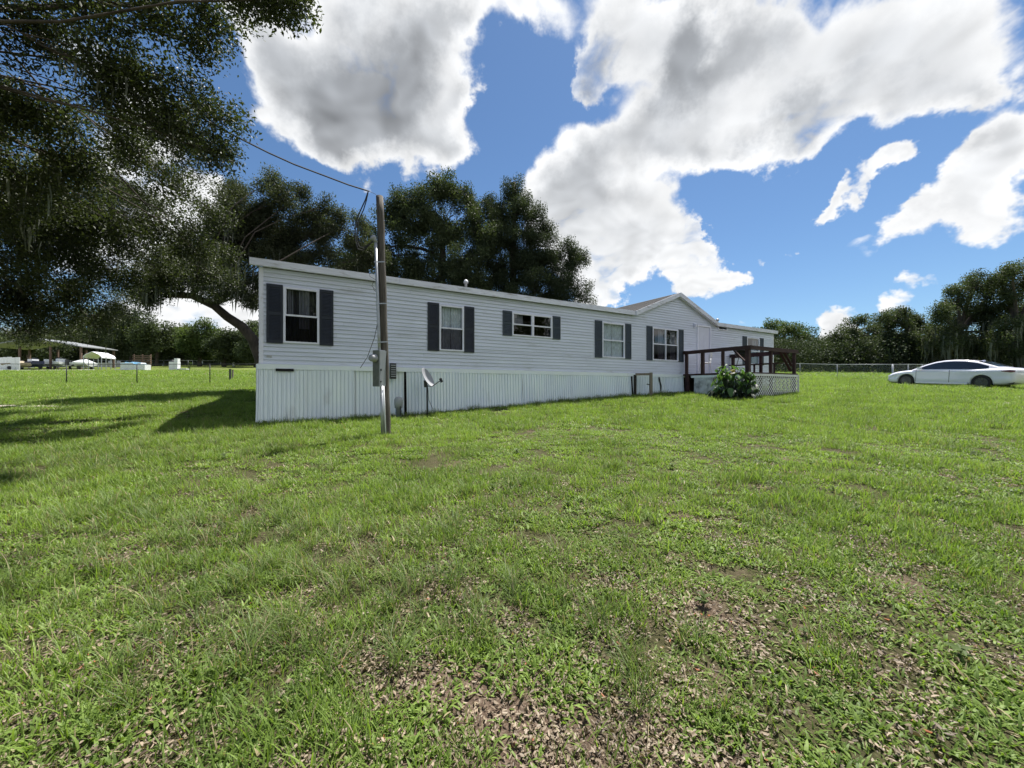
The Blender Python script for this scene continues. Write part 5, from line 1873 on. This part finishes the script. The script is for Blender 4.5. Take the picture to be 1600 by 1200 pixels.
# 1. big live oak at the left, its limbs reaching over the lawn
rr = random.Random(5)
blobs = []
for (px, py, r, d) in ((40, 40, 90, 5.5), (150, 30, 90, 5.5), (250, 25, 70, 5.6), (330, 22, 32, 5.8), (60, 150, 95, 6), (165, 130, 85, 5.8), (255, 110, 60, 6),
                       (300, 70, 28, 6), (20, 270, 85, 6.5), (110, 250, 85, 6.5), (200, 230, 60, 6.6), (290, 205, 42, 6.4), (345, 190, 30, 6.4), (260, 285, 45, 6.6), (340, 245, 28, 6.5),
                       (40, 380, 95, 8), (140, 360, 90, 8), (230, 350, 65, 8.5), (300, 380, 60, 9), (345, 340, 40, 9), (30, 470, 70, 9), (110, 460, 70, 9.5),
                       (190, 440, 60, 10), (260, 430, 50, 10.5), (330, 430, 40, 11), (60, 505, 45, 10), (0, 490, 50, 9.5), (150, 500, 40, 10), (10, 430, 60, 9), (120, 410, 60, 9), (70, 320, 60, 7.5), (60, 528, 22, 13), (110, 522, 26, 13), (20, 522, 22, 13), (155, 515, 22, 14), (185, 480, 35, 12), (385, 2, 14, 5.5), (425, 0, 9, 5.4), (460, 2, 7, 5.4), (220, 180, 38, 6), (355, 395, 26, 10)):
    blobs.append(B(px, py, r * .92, d))
for (x, y, z, r) in ((-8, 4.5, 6.5, 1.8), (-9.5, 6.5, 5.5, 2.0), (-9, 3, 8, 2), (-11, 8.5, 5.5, 2), (-8.5, 9.5, 8.0, 1.6), (-12, 12, 7.5, 2.0), (-13, 4, 7, 2.2), (-10, .5, 7, 2), (-5.2, 3.2, 6.6, 1.0),
                     (-1.8, 5.2, 8.9, 1.0), (-2.8, 4.6, 8.4, .9), (-2.0, 3.9, 8.0, .8), (-1.2, 3.7, 7.9, .7)):
    blobs.append((x, y, z, r))
bx_, by_ = -11.0, 3.2
bz_ = H(bx_, by_)
tree('live_oak', 'huge near live oak whose dark canopy fills the upper left of the sky', (bx_, by_, bz_),
     [(bx_, by_, bz_ - .2), (bx_ + .2, by_ + .1, bz_ + 1.6), (bx_ + .7, by_ + .3, bz_ + 3.0), (bx_ + 1.3, by_ + .9, bz_ + 4.4), (bx_ + 1.9, by_ + 1.6, bz_ + 5.6)],
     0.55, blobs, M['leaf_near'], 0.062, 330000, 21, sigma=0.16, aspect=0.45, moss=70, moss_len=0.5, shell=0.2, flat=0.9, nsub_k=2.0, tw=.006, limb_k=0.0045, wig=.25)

# 2. second oak behind the house corner, leaning trunk with hanging moss
blobs = []
for (px, py, r, d) in ((300, 400, 50, 15.5), (250, 440, 40, 15), (220, 455, 35, 15), (350, 360, 45, 16), (400, 330, 40, 17), (440, 310, 34, 17), (370, 300, 28, 17), (480, 340, 34, 18), (455, 370, 38, 18),
                       (520, 365, 30, 18), (400, 390, 40, 17), (345, 430, 36, 16), (380, 440, 34, 16), (395, 470, 24, 16), (330, 455, 22, 15.5), (500, 395, 28, 18), (550, 385, 24, 19),
                       (505, 325, 18, 18), (430, 285, 16, 17), (270, 420, 35, 15.5), (345, 320, 25, 16), (560, 350, 18, 19), (470, 300, 16, 17.5), (375, 385, 40, 17), (420, 355, 40, 17.5), (460, 405, 36, 18), (350, 400, 38, 16.5), (500, 360, 28, 18), (528, 335, 14, 18), (585, 405, 26, 19.5), (555, 425, 30, 19.5), (430, 390, 36, 18), (310, 430, 34, 15.8), (385, 345, 30, 17)):
    blobs.append(B(px, py, r, d))
tb = P3(418, 585, 17.2); tb.z = H(tb.x, tb.y)
tree('live_oak', 'mid-distance oak with an arching bare trunk beside the house corner, hung with moss', tuple(tb),
     [tuple(tb - Vector((0, 0, .2))), tuple(P3(407, 560, 17.2)), tuple(P3(395, 530, 17)), tuple(P3(378, 510, 16.8)), tuple(P3(355, 495, 16.5)), tuple(P3(335, 478, 16.2)), tuple(P3(300, 462, 15.8)), tuple(P3(262, 460, 15.3))],
     0.26, blobs, M['leaf_grey'], 0.085, 190000, 22, sigma=0.20, aspect=0.45, moss=110, moss_len=0.8, shell=0.3, flat=0.75, nsub_k=1.6, tw=.008, limb_k=.005, wig=.2)
tb2 = P3(430, 560, 20); tb2.z = H(tb2.x, tb2.y)

# 3. dark pair behind the roof
blobs = []
for (px, py, r) in ((640, 320, 36), (680, 305, 34), (700, 300, 30), (610, 345, 26), (650, 365, 50), (700, 360, 55), (740, 330, 36), (600, 400, 45), (650, 420, 50), (720, 420, 60), (560, 400, 35), (615, 320, 22),
                    (575, 360, 20), (755, 370, 45), (540, 420, 35), (690, 450, 50), (725, 300, 18), (665, 330, 30), (640, 455, 45), (600, 440, 40), (735, 450, 45)):
    blobs.append(B(px, py, r, 24))
tb = P3(690, 560, 24.5); tb.z = H(tb.x, tb.y)
tree('broad_oak', 'broad dark round-topped tree behind the roof just right of the utility pole', tuple(tb),
     [tuple(tb), tuple(P3(690, 500, 24.4)), tuple(P3(688, 450, 24.3)), tuple(P3(692, 400, 24.2)), tuple(P3(690, 350, 24.1))],
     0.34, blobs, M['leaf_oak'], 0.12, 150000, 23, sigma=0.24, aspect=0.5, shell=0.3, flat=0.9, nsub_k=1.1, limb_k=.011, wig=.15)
blobs = []
for (px, py, r) in ((803, 290, 13), (803, 306, 20), (800, 335, 38), (775, 345, 36), (825, 360, 36), (790, 380, 52), (840, 395, 42), (770, 420, 55), (830, 425, 52), (870, 410, 32), (875, 445, 34), (895, 415, 18), (800, 450, 50),
                    (900, 450, 18), (885, 385, 16), (855, 365, 18), (912, 400, 9), (760, 320, 16), (915, 465, 14), (898, 397, 9), (850, 465, 45), (885, 470, 25), (835, 330, 14), (845, 345, 14), (815, 320, 20)):
    blobs.append(B(px, py, r, 25))
tb = P3(802, 560, 25.5); tb.z = H(tb.x, tb.y)
tree('juniper_tree', 'dark pointed evergreen rising behind the roof to the right of the broad oak', tuple(tb),
     [tuple(tb), tuple(P3(803, 480, 25.4)), tuple(P3(802, 400, 25.3)), tuple(P3(803, 340, 25.2)), tuple(P3(803, 285, 25.1))],
     0.26, blobs, M['leaf_dark'], 0.12, 150000, 24, sigma=0.22, aspect=0.35, shell=0.3, flat=1.1, spray=0.15, nsub_k=1.2, limb_k=.010)

# 4. right-hand row
specs = [
    ('leafy_tree', 'green round tree beyond the deck railing at the left end of the right-hand row', 62, 1225, 'leaf_bright', 30000,
     [(1195, 520, 22), (1225, 518, 26), (1255, 530, 24), (1180, 535, 18), (1210, 545, 28), (1240, 550, 28), (1262, 555, 16), (1205, 508, 10), (1180, 560, 20)], 0, 0.24),
    ('moss_oak', 'small ragged oak with a pale gap at its left, first of the right-hand oaks', 50, 1335, 'leaf_oak', 30000,
     [(1310, 530, 16), (1330, 520, 20), (1350, 530, 26), (1295, 548, 14), (1320, 552, 22), (1350, 556, 28), (1370, 510, 14), (1345, 500, 9), (1300, 565, 12)], 25, 0.20),
    ('moss_oak', 'spreading moss-hung oak above the corner post of the fence', 47, 1420, 'leaf_oak', 45000,
     [(1375, 500, 14), (1395, 500, 22), (1385, 530, 26), (1425, 500, 22), (1420, 530, 34), (1400, 555, 28), (1440, 515, 24), (1450, 550, 28), (1410, 490, 9), (1370, 550, 20)], 50, 0.19),
    ('moss_oak', 'tall oak with long grey moss directly behind the sedan roof', 43, 1500, 'leaf_oak', 60000,
     [(1470, 490, 24), (1500, 470, 26), (1520, 445, 22), (1510, 500, 34), (1480, 530, 34), (1540, 490, 34), (1545, 530, 30), (1530, 440, 16), (1555, 455, 24), (1510, 548, 26), (1463, 545, 20), (1495, 455, 12)], 75, 0.17),
    ('moss_oak', 'tallest oak at the right edge, its crown thin against cloud', 40, 1590, 'leaf_oak', 60000,
     [(1585, 425, 24), (1610, 440, 40), (1575, 460, 28), (1600, 490, 40), (1570, 520, 32), (1610, 540, 34), (1650, 470, 50), (1640, 520, 50), (1585, 550, 24), (1560, 435, 12), (1680, 440, 40)], 60, 0.17),
]
for i, (nm, lab, d, bpx, mt, nl, bl, ms, ls) in enumerate(specs):
    tb = P3(bpx, 580, d + 0.5); tb.z = H(tb.x, tb.y)
    kk = [P3(bpx, y, d + .4) for y in (580, 560, 540, 520)]
    kk[0].z = tb.z
    tree(nm, lab, tuple(tb), [tuple(p) for p in kk], 0.42, [B(x, y, r, d + ((j * 37) % 7 - 3) * .5) for j, (x, y, r) in enumerate(bl)], M[mt], ls, nl, 40 + i,
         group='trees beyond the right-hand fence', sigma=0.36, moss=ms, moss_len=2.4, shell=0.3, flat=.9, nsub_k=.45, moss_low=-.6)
# a dark understorey line behind the right fence closes the horizon
def hedge_mass(name, label, pts, hgt, depth, mat, n, seed, ls, cat='thicket'):
    rng = np.random.default_rng(seed)
    pts = np.array(pts, float)
    u = rng.random(n) * (len(pts) - 1)
    i = np.clip(u.astype(int), 0, len(pts) - 2)
    f = (u - i)[:, None]
    p = pts[i] * (1 - f) + pts[i + 1] * f
    p = p + rng.normal(0, depth / 2, (n, 2)) * np.array([1.0, 1.0])
    hh = hgt * (0.55 + 0.7 * fbm(p[:, 0] / 5, p[:, 1] / 5, seed, 3))
    z = hz(p[:, 0], p[:, 1]) + rng.random(n) ** 0.8 * hh
    C = np.stack([p[:, 0], p[:, 1], z], 1)
    V, tint = leaves_np(C, 6, ls * 1.6, ls, 0.6, rng, np.clip(fbm(p[:, 0] / 2, z / 1.5, seed + 3, 3), 0, 1))
    o = C.mean(0)
    V -= o
    me = quad_mesh(name, V, 4, tint, [(0, 1, 2), (0, 2, 3)])
    ob = link(name, me, mat, None, loc=tuple(o))
    set_props(ob, label, cat, kind='stuff')


hedge_mass('undergrowth', 'dark low undergrowth beneath the right-hand oaks', [(26, 50), (34, 50), (45, 48), (60, 46), (80, 44)], 4.2, 4.0, M['leaf_dark'], 12000, 71, 0.22)
hedge_mass('undergrowth', 'dark far thicket closing the field behind the house', [(-12, 72), (10, 66), (26, 60), (50, 64), (75, 70)], 5.0, 5.0, M['leaf_dark'], 9000, 72, 0.30)
hedge_mass('undergrowth', 'dark wood edge behind the far left fence', [(-150, 96), (-110, 96), (-80, 97), (-50, 98), (-20, 99), (10, 99)], 9.0, 6.0, M['leaf_dark'], 15000, 73, 0.55)

# 5. far-left trees across the field, each one alone
rows = [
    (150, 90, 'leaf_oak', 'dark tall tree behind the carport roof', [(120, 500, 28), (150, 505, 32), (180, 500, 28), (140, 530, 30), (170, 535, 30), (110, 530, 25)]),
    (205, 88, 'leaf_oak', 'dark oak above the two white signs', [(195, 505, 24), (215, 515, 26), (200, 540, 26), (225, 545, 20)]),
    (245, 86, 'leaf_oak', 'rounded dusky tree behind the tarped boxes', [(235, 515, 20), (255, 525, 20), (240, 542, 24), (262, 545, 16), (225, 530, 16)]),
    (285, 92, 'leaf_oak', 'dusky tree in the gap behind the pale appliances', [(275, 530, 16), (292, 525, 16), (285, 545, 20)]),
    (312, 84, 'leaf_bright', 'bright yellow-green tree left of the leaning oak trunk', [(300, 518, 16), (320, 522, 20), (305, 540, 22), (332, 540, 20), (290, 535, 12)]),
    (350, 82, 'leaf_oak', 'mid-green tree seen beneath the leaning oak trunk', [(345, 535, 18), (365, 540, 20), (350, 552, 18), (380, 550, 18), (372, 528, 10)]),
    (400, 80, 'leaf_oak', 'dark tree partly hidden by the house corner', [(395, 535, 22), (415, 530, 26), (400, 552, 22)]),
    (40, 84, 'leaf_oak', 'dark tree rising over the yard boats', [(20, 540, 20), (50, 535, 26), (75, 528, 24), (35, 555, 20), (90, 545, 22), (0, 545, 20)]),
    (-60, 80, 'leaf_oak', 'dark tree beyond the panel screen, leftmost of the far row', [(-80, 520, 40), (-40, 530, 36), (-60, 550, 40), (-120, 530, 40)]),
]
for i, (bpx, d, mt, lab, bl) in enumerate(rows):
    tb = P3(bpx, 570, d + 0.5); tb.z = H(tb.x, tb.y)
    k2 = P3(bpx + 2, 545, d + .4); k1 = P3(bpx, 560, d + .5)
    tree('field_tree', lab, tuple(tb), [tuple(tb), tuple(k1), tuple(k2)], 0.45, [B(x, y, r, d + ((j * 37) % 7 - 3) * .8) for j, (x, y, r) in enumerate(bl)], M[mt], 0.42, 16000, 60 + i,
         group='trees beyond the far-left fence', sigma=0.75, shell=0.3, flat=.9, nsub_k=.14, tw=.03)
# sapling in the field
c = at(295.5, 44)
tree('sapling', 'thin young sapling standing alone in the field left of the house', tuple(c), [tuple(c), tuple(c + Vector((0.05, 0, .5))), tuple(c + Vector((0, 0, 1.0)))], 0.02,
     [(c.x, c.y, c.z + .75, .18), (c.x + .1, c.y, c.z + 1.1, .15)], M['leaf_bright'], 0.12, 80, 91, sigma=.1)
# unseen oaks added beside and behind the viewpoint for the window panes to mirror
for i, (x, y, r, lab) in enumerate(((5, -13, 4.2, 'oak mirrored in the dark corner window'), (16, -17, 4.6, 'oak mirrored in the lace-curtained window by the pole'), (29, -12, 4.6, 'oak mirrored in the short twin window'),
                                    (40, -6, 5.0, 'oak mirrored in the lace-curtained window by the gable'), (48, 3, 5.0, 'oak mirrored in the twin panes beside the deck'), (54, 14, 5.2, 'oak mirrored in the last window above the deck'))):
    z = H(x, y)
    bl = [(x + r * .8 * math.cos(k * 1.3 + i), y + r * .6 * math.sin(k * 1.3 + i), z + 5.0 + 3.6 * (k % 3), r * .66) for k in range(8)]
    tree('reflection_oak', lab, (x, y, z), [(x, y, z - .1), (x, y + .1, z + 3.0), (x + .2, y, z + 6.0)], .34, bl, M['leaf_oak'], 0.40, 16000, 120 + i, group='unseen oaks added for the pane reflections', sigma=.5, shell=.3, nsub_k=.3, tw=.02)

# woods at the horizon all round, beyond anything seen singly
hedge_mass('far_woods', 'far wood on the horizon beyond the fields', [(-320, 150), (-150, 175), (0, 185), (150, 175), (320, 140)], 14.0, 10.0, M['leaf_dark'], 16000, 75, 1.5, 'woods')


# ------------------------------------------------------------------ grass
def proto_collection(name, meshes):
    c = bpy.data.collections.new(name)
    for i, me in enumerate(meshes):
        o = bpy.data.objects.new('%s_%02d' % (name, i), me)
        c.objects.link(o)
    return c


def blades_mesh(name, n, radius, lmin, lmax, wid, lean, rng, mat, curve=0.6, straw=0.0):
    r = radius * np.sqrt(rng.random(n)); a = rng.random(n) * 2 * np.pi
    ox, oy = r * np.cos(a), r * np.sin(a)
    L = rng.uniform(lmin, lmax, n)
    az = rng.random(n) * 2 * np.pi
    le = rng.uniform(lean[0], lean[1], n)
    w = wid * rng.uniform(0.7, 1.3, n)
    hx, hy = np.cos(az), np.sin(az)
    sx, sy = -hy, hx
    V = []
    segs = 3
    pos = np.stack([ox, oy, np.full(n, -0.01)], 1)
    ang = le.copy()
    pts = [pos]
    for k in range(segs):
        step = L / segs
        d = np.stack([hx * np.sin(ang), hy * np.sin(ang), np.cos(ang)], 1)
        pos = pos + d * step[:, None]
        pts.append(pos)
        ang = np.minimum(ang + curve * rng.uniform(.4, 1.2, n), 2.2)
    wd = [0.8, 1.0, 0.7]
    out = []
    for k in range(segs):
        s = np.stack([sx, sy, np.zeros(n)], 1) * (w * wd[k] / 2)[:, None]
        out += [pts[k] - s, pts[k] + s]
    out.append(pts[segs])
    V = np.stack(out, 1).reshape(-1, 3)
    tint = rng.random(n)
    me = quad_mesh(name, V, 7, tint, [(0, 1, 3, 2), (2, 3, 5, 4), (4, 5, 6)])
    me.materials.append(mat)
    me.polygons.foreach_set('use_smooth', [True] * len(me.polygons))
    if straw > 0:
        me.materials.append(M['straw'])
        pick = rng.random(n) < straw
        me.polygons.foreach_set('material_index', np.repeat(pick.astype(np.int32), 3))
    return me


def litter_mesh(name, n, radius, rng, mats, size=(0.008, 0.036)):
    r = radius * np.sqrt(rng.random(n)); a = rng.random(n) * 2 * np.pi
    C = np.stack([r * np.cos(a), r * np.sin(a), rng.uniform(0.004, 0.022, n)], 1)
    u = rng.normal(0, 1, (n, 3)); u[:, 2] *= 0.30; u /= np.linalg.norm(u, axis=1, keepdims=True)
    w = rng.normal(0, 0.35, (n, 3)); w[:, 2] += 1.0
    w -= (w * u).sum(1, keepdims=True) * u; w /= np.linalg.norm(w, axis=1, keepdims=True)
    v = np.cross(w, u)
    s = rng.uniform(*size, n)[:, None]
    cu = rng.uniform(-.4, .4, (n, 1))
    asp = rng.uniform(.12, .27, (n, 1))
    V = np.stack([C - u * s * .5, C - u * s * .15 + v * s * asp + w * s * cu, C + u * s * .25 + v * s * asp * .8 + w * s * cu, C + u * s * .5,
                  C + u * s * .25 - v * s * asp * .8 + w * s * cu, C - u * s * .15 - v * s * asp + w * s * cu], 1).reshape(-1, 3)
    me = quad_mesh(name, V, 6, rng.random(n), [(0, 1, 2, 3), (0, 3, 4, 5)])
    for m_ in mats:
        me.materials.append(m_)
    if len(mats) > 1:
        pick = (rng.random(n) < 0.012).astype(np.int32)
        me.polygons.foreach_set('material_index', np.repeat(pick, 2))
    return me


def weed_mesh(name, rng, n=9):
    vs, fs = [], []
    for k in range(n):
        L = rng.uniform(.05, .10)
        v, f = leaf_blade(L, L * .28, .2)
        R = Matrix.Rotation(k * 6.28 / n * 1.6 + rng.uniform(-.3, .3), 4, 'Z') @ Matrix.Translation((0, 0, .01 + .008 * k)) @ Matrix.Rotation(-rng.uniform(.2, .9), 4, 'Y')
        b = len(vs)
        vs += [R @ Vector(p) for p in v]; fs += [tuple(i + b for i in q) for q in f]
    me = MB().add(vs, fs).mesh(name)
    me.materials.append(M['leaf_bright'])
    tint_attr(me, 0.8)
    return me


def scatter(name, label, pts, scl, idx, coll, tilt=0.0, rng=RNG):
    n = len(pts)
    me = bpy.data.meshes.new(name)
    me.vertices.add(n)
    me.vertices.foreach_set('co', pts.astype(np.float32).ravel())
    rot = np.stack([rng.normal(0, tilt, n), rng.normal(0, tilt, n), rng.random(n) * 6.283], 1)
    a = me.attributes.new('rot', 'FLOAT_VECTOR', 'POINT'); a.data.foreach_set('vector', rot.astype(np.float32).ravel())
    a = me.attributes.new('scl', 'FLOAT', 'POINT'); a.data.foreach_set('value', scl.astype(np.float32))
    a = me.attributes.new('pick', 'INT', 'POINT'); a.data.foreach_set('value', idx.astype(np.int32))
    me.update()
    o = bpy.data.objects.new(name, me)
    COL.objects.link(o)
    set_props(o, label, 'grass' if 'litter' not in name else 'leaf litter', kind='stuff')
    ng = bpy.data.node_groups.new(name, 'GeometryNodeTree')
    ng.interface.new_socket('Geometry', in_out='INPUT', socket_type='NodeSocketGeometry')
    ng.interface.new_socket('Geometry', in_out='OUTPUT', socket_type='NodeSocketGeometry')
    gi = ng.nodes.new('NodeGroupInput'); go = ng.nodes.new('NodeGroupOutput')
    ip = ng.nodes.new('GeometryNodeInstanceOnPoints')
    ci = ng.nodes.new('GeometryNodeCollectionInfo')
    ci.inputs[0].default_value = coll
    ci.inputs[1].default_value = True
    ci.inputs[2].default_value = True
    L = ng.links

    def attr(nm, dt):
        nd = ng.nodes.new('GeometryNodeInputNamedAttribute'); nd.data_type = dt
        nd.inputs[0].default_value = nm
        return nd.outputs[0]
    L.new(gi.outputs[0], ip.inputs['Points'])
    L.new(ci.outputs[0], ip.inputs['Instance'])
    ip.inputs['Pick Instance'].default_value = True
    L.new(attr('pick', 'INT'), ip.inputs['Instance Index'])
    L.new(attr('rot', 'FLOAT_VECTOR'), ip.inputs['Rotation'])
    L.new(attr('scl', 'FLOAT'), ip.inputs['Scale'])
    L.new(ip.outputs[0], go.inputs[0])
    md = o.modifiers.new('scatter', 'NODES'); md.node_group = ng
    return o


def sample_zone(d0, d1, dens, rng, side=1.62, xpad=1.6):
    """points on the ground between depths d0 and d1 in front of the camera, and a margin beside the picture"""
    out = []
    steps = max(1, int((d1 - d0) / max(0.5, d0 * 0.1)))
    for k in range(steps):
        a = d0 + (d1 - d0) * k / steps; b = d0 + (d1 - d0) * (k + 1) / steps
        hw = b * side + xpad
        n = int((b - a) * 2 * hw * dens)
        out.append(np.stack([rng.uniform(-hw, hw, n), rng.uniform(a, b, n)], 1))
    return np.concatenate(out)


def not_built(p):
    q = p - np.array([P0.x, P0.y])
    t = q @ np.array([WD.x, WD.y]); d = q @ np.array([WN.x, WN.y])
    house_ = (t > -0.1) & (t < LEN + .1) & (d > -0.08) & (d < DEP + .1)
    dk = (t > DX0) & (t < DX1) & (d > -DD) & (d < 0)
    path = (np.abs(p[:, 1] - 12.25) < 0.32 * np.clip((-13.4 - p[:, 0]) / 3, 0, 1)) & (p[:, 0] > -20.5)
    return ~(house_ | dk | path)


def hz3(p, lift=0.0):
    return np.stack([p[:, 0], p[:, 1], hz(p[:, 0], p[:, 1]) + lift], 1)


def grass():
    rng = np.random.default_rng(99)
    shortm = [blades_mesh('turf', 120, .15, .022, .058, .0090, (.35, 1.35), rng, M['blade'], .35, .03) for _ in range(6)]
    finem = [blades_mesh('fine_grass', 90, .15, .06, .13, .0045, (.05, .7), rng, M['blade'], .3, .05) for _ in range(5)]
    longm = [blades_mesh('long_grass', 34, .07, .16, .36, .0048, (.05, .75), rng, M['bladelong'], .5, .10) for _ in range(6)]
    cs = proto_collection('turf', shortm); cf = proto_collection('fine', finem); cl = proto_collection('long', longm)
    lit = [litter_mesh('litter', 90, .17, rng, [M['litter'], M['rustleaf']]) for _ in range(5)]
    clit = proto_collection('litter', lit)
    cw = proto_collection('weed', [weed_mesh('weed', rng) for _ in range(4)])
    # turf: broad-bladed creeping grass
    S, sc = [], []
    for (d0, d1, dens, s, keep_l) in ((0.5, 3.5, 88, 1.0, 1), (3.5, 8, 64, 1.15, 1), (8, 16, 30, 1.6, 1), (16, 30, 11, 2.6, 1), (30, 56, 3.2, 4.2, 1)):
        p = sample_zone(d0, d1, dens, rng)
        lm = litter_mask(p[:, 0], p[:, 1])
        lo = long_mask(p[:, 0], p[:, 1])
        keep = rng.random(len(p)) > sstep(lm, 0.10, 0.62) * 0.36
        keep &= rng.random(len(p)) > sstep(lo, 0.6, 1.1) * 0.45
        keep &= not_built(p)
        # gaps between the mats
        keep &= ~((fbm(p[:, 0] * 6, p[:, 1] * 6, 3, 3) < 0.42) & (p[:, 1] < 14))
        p = p[keep]
        S.append(p); sc.append(s * rng.uniform(.75, 1.3, len(p)) * (0.8 + .45 * fbm(p[:, 0] * 1.5, p[:, 1] * 1.5, 8, 3)))
    S = np.concatenate(S); sc = np.concatenate(sc)
    scatter('turf_grass', 'short bright green creeping turf covering the lawn', hz3(S), sc, rng.integers(0, len(shortm), len(S)), cs, .08, rng)
    # finer upright grass mixed in
    S, sc = [], []
    for (d0, d1, dens, s) in ((0.5, 3.5, 20, 1.0), (3.5, 8, 22, 1.15), (8, 18, 18, 1.5), (18, 34, 7, 2.2)):
        p = sample_zone(d0, d1, dens, rng)
        lo = long_mask(p[:, 0], p[:, 1])
        lm = litter_mask(p[:, 0], p[:, 1])
        wgt = sstep(fbm(p[:, 0] * .7, p[:, 1] * .7, 41, 3), .42, .62) * .8 + sstep(lo, .3, .8) * .7 + .08 + .5 * sstep(p[:, 1], 7, 12) * (p[:, 0] > 0)
        keep = (rng.random(len(p)) < wgt * (1 - .55 * sstep(lm, .2, .6))) & not_built(p)
        p = p[keep]
        S.append(p); sc.append(s * rng.uniform(.7, 1.25, len(p)))
    S = np.concatenate(S); sc = np.concatenate(sc)
    scatter('fine_grass', 'fine upright grass standing in drifts through the lawn', hz3(S), sc, rng.integers(0, len(finem), len(S)), cf, .08, rng)
    # long arching tufts
    S, sc = [], []
    for (d0, d1, dens, s) in ((0.6, 4.0, 34, .9), (4.0, 9, 20, .9), (9, 16, 5, 1.0)):
        p = sample_zone(d0, d1, dens, rng)
        lo = long_mask(p[:, 0], p[:, 1])
        lm = litter_mask(p[:, 0], p[:, 1])
        w = sstep(lo, .45, 1.0) * (1 - .7 * sstep(lm, .35, .8)) * (0.25 + .75 * (p[:, 0] < 1.0))
        w = np.maximum(w, .05 * (p[:, 0] < 2))
        keep = (rng.random(len(p)) < w) & not_built(p)
        p = p[keep]
        S.append(p); sc.append(s * rng.uniform(.45, 1.0, len(p)))
    S = np.concatenate(S); sc = np.concatenate(sc)
    scatter('long_grass', 'long arching grass tufts in the shaded left of the lawn', hz3(S), sc, rng.integers(0, len(longm), len(S)), cl, .12, rng)
    # litter
    p = sample_zone(0.5, 5.5, 85, rng)
    lm = litter_mask(p[:, 0], p[:, 1])
    keep = rng.random(len(p)) < (0.24 + .6 * sstep(lm, .05, .5)) * (1 - .75 * sstep(p[:, 1], 2.4, 4.0))
    p = p[keep]
    scatter('leaf_litter', 'dead brown oak leaves scattered over the bare ground', hz3(p), rng.uniform(.6, 1.05, len(p)), rng.integers(0, 5, len(p)), clit, .06, rng)
    # broad weeds
    p = sample_zone(0.8, 9, 1.6, rng)
    keep = not_built(p) & (rng.random(len(p)) < .3 + .5 * (fbm(p[:, 0], p[:, 1], 55, 2) > .55))
    p = p[keep]
    scatter('lawn_weeds', 'small broad-leaved weeds dotted through the lawn', hz3(p, .01), rng.uniform(.35, .8, len(p)), rng.integers(0, 4, len(p)), cw, .2, rng)
    # growth along the foot of the skirting
    t = rng.uniform(0.5, 15.2, 420)
    off = np.abs(rng.normal(0.18, .08, 420)) + .02
    q = np.stack([P0.x + WD.x * t - WN.x * off, P0.y + WD.y * t - WN.y * off], 1)
    scatter('skirting_weeds', 'dark weeds and grass growing along the foot of the skirting', hz3(q), rng.uniform(.35, .75, 420) * np.where(fbm(t * 1.3, t * 0, 5, 2) > .5, 1.3, .7), rng.integers(0, len(longm), 420), cl, .2, rng)


grass()
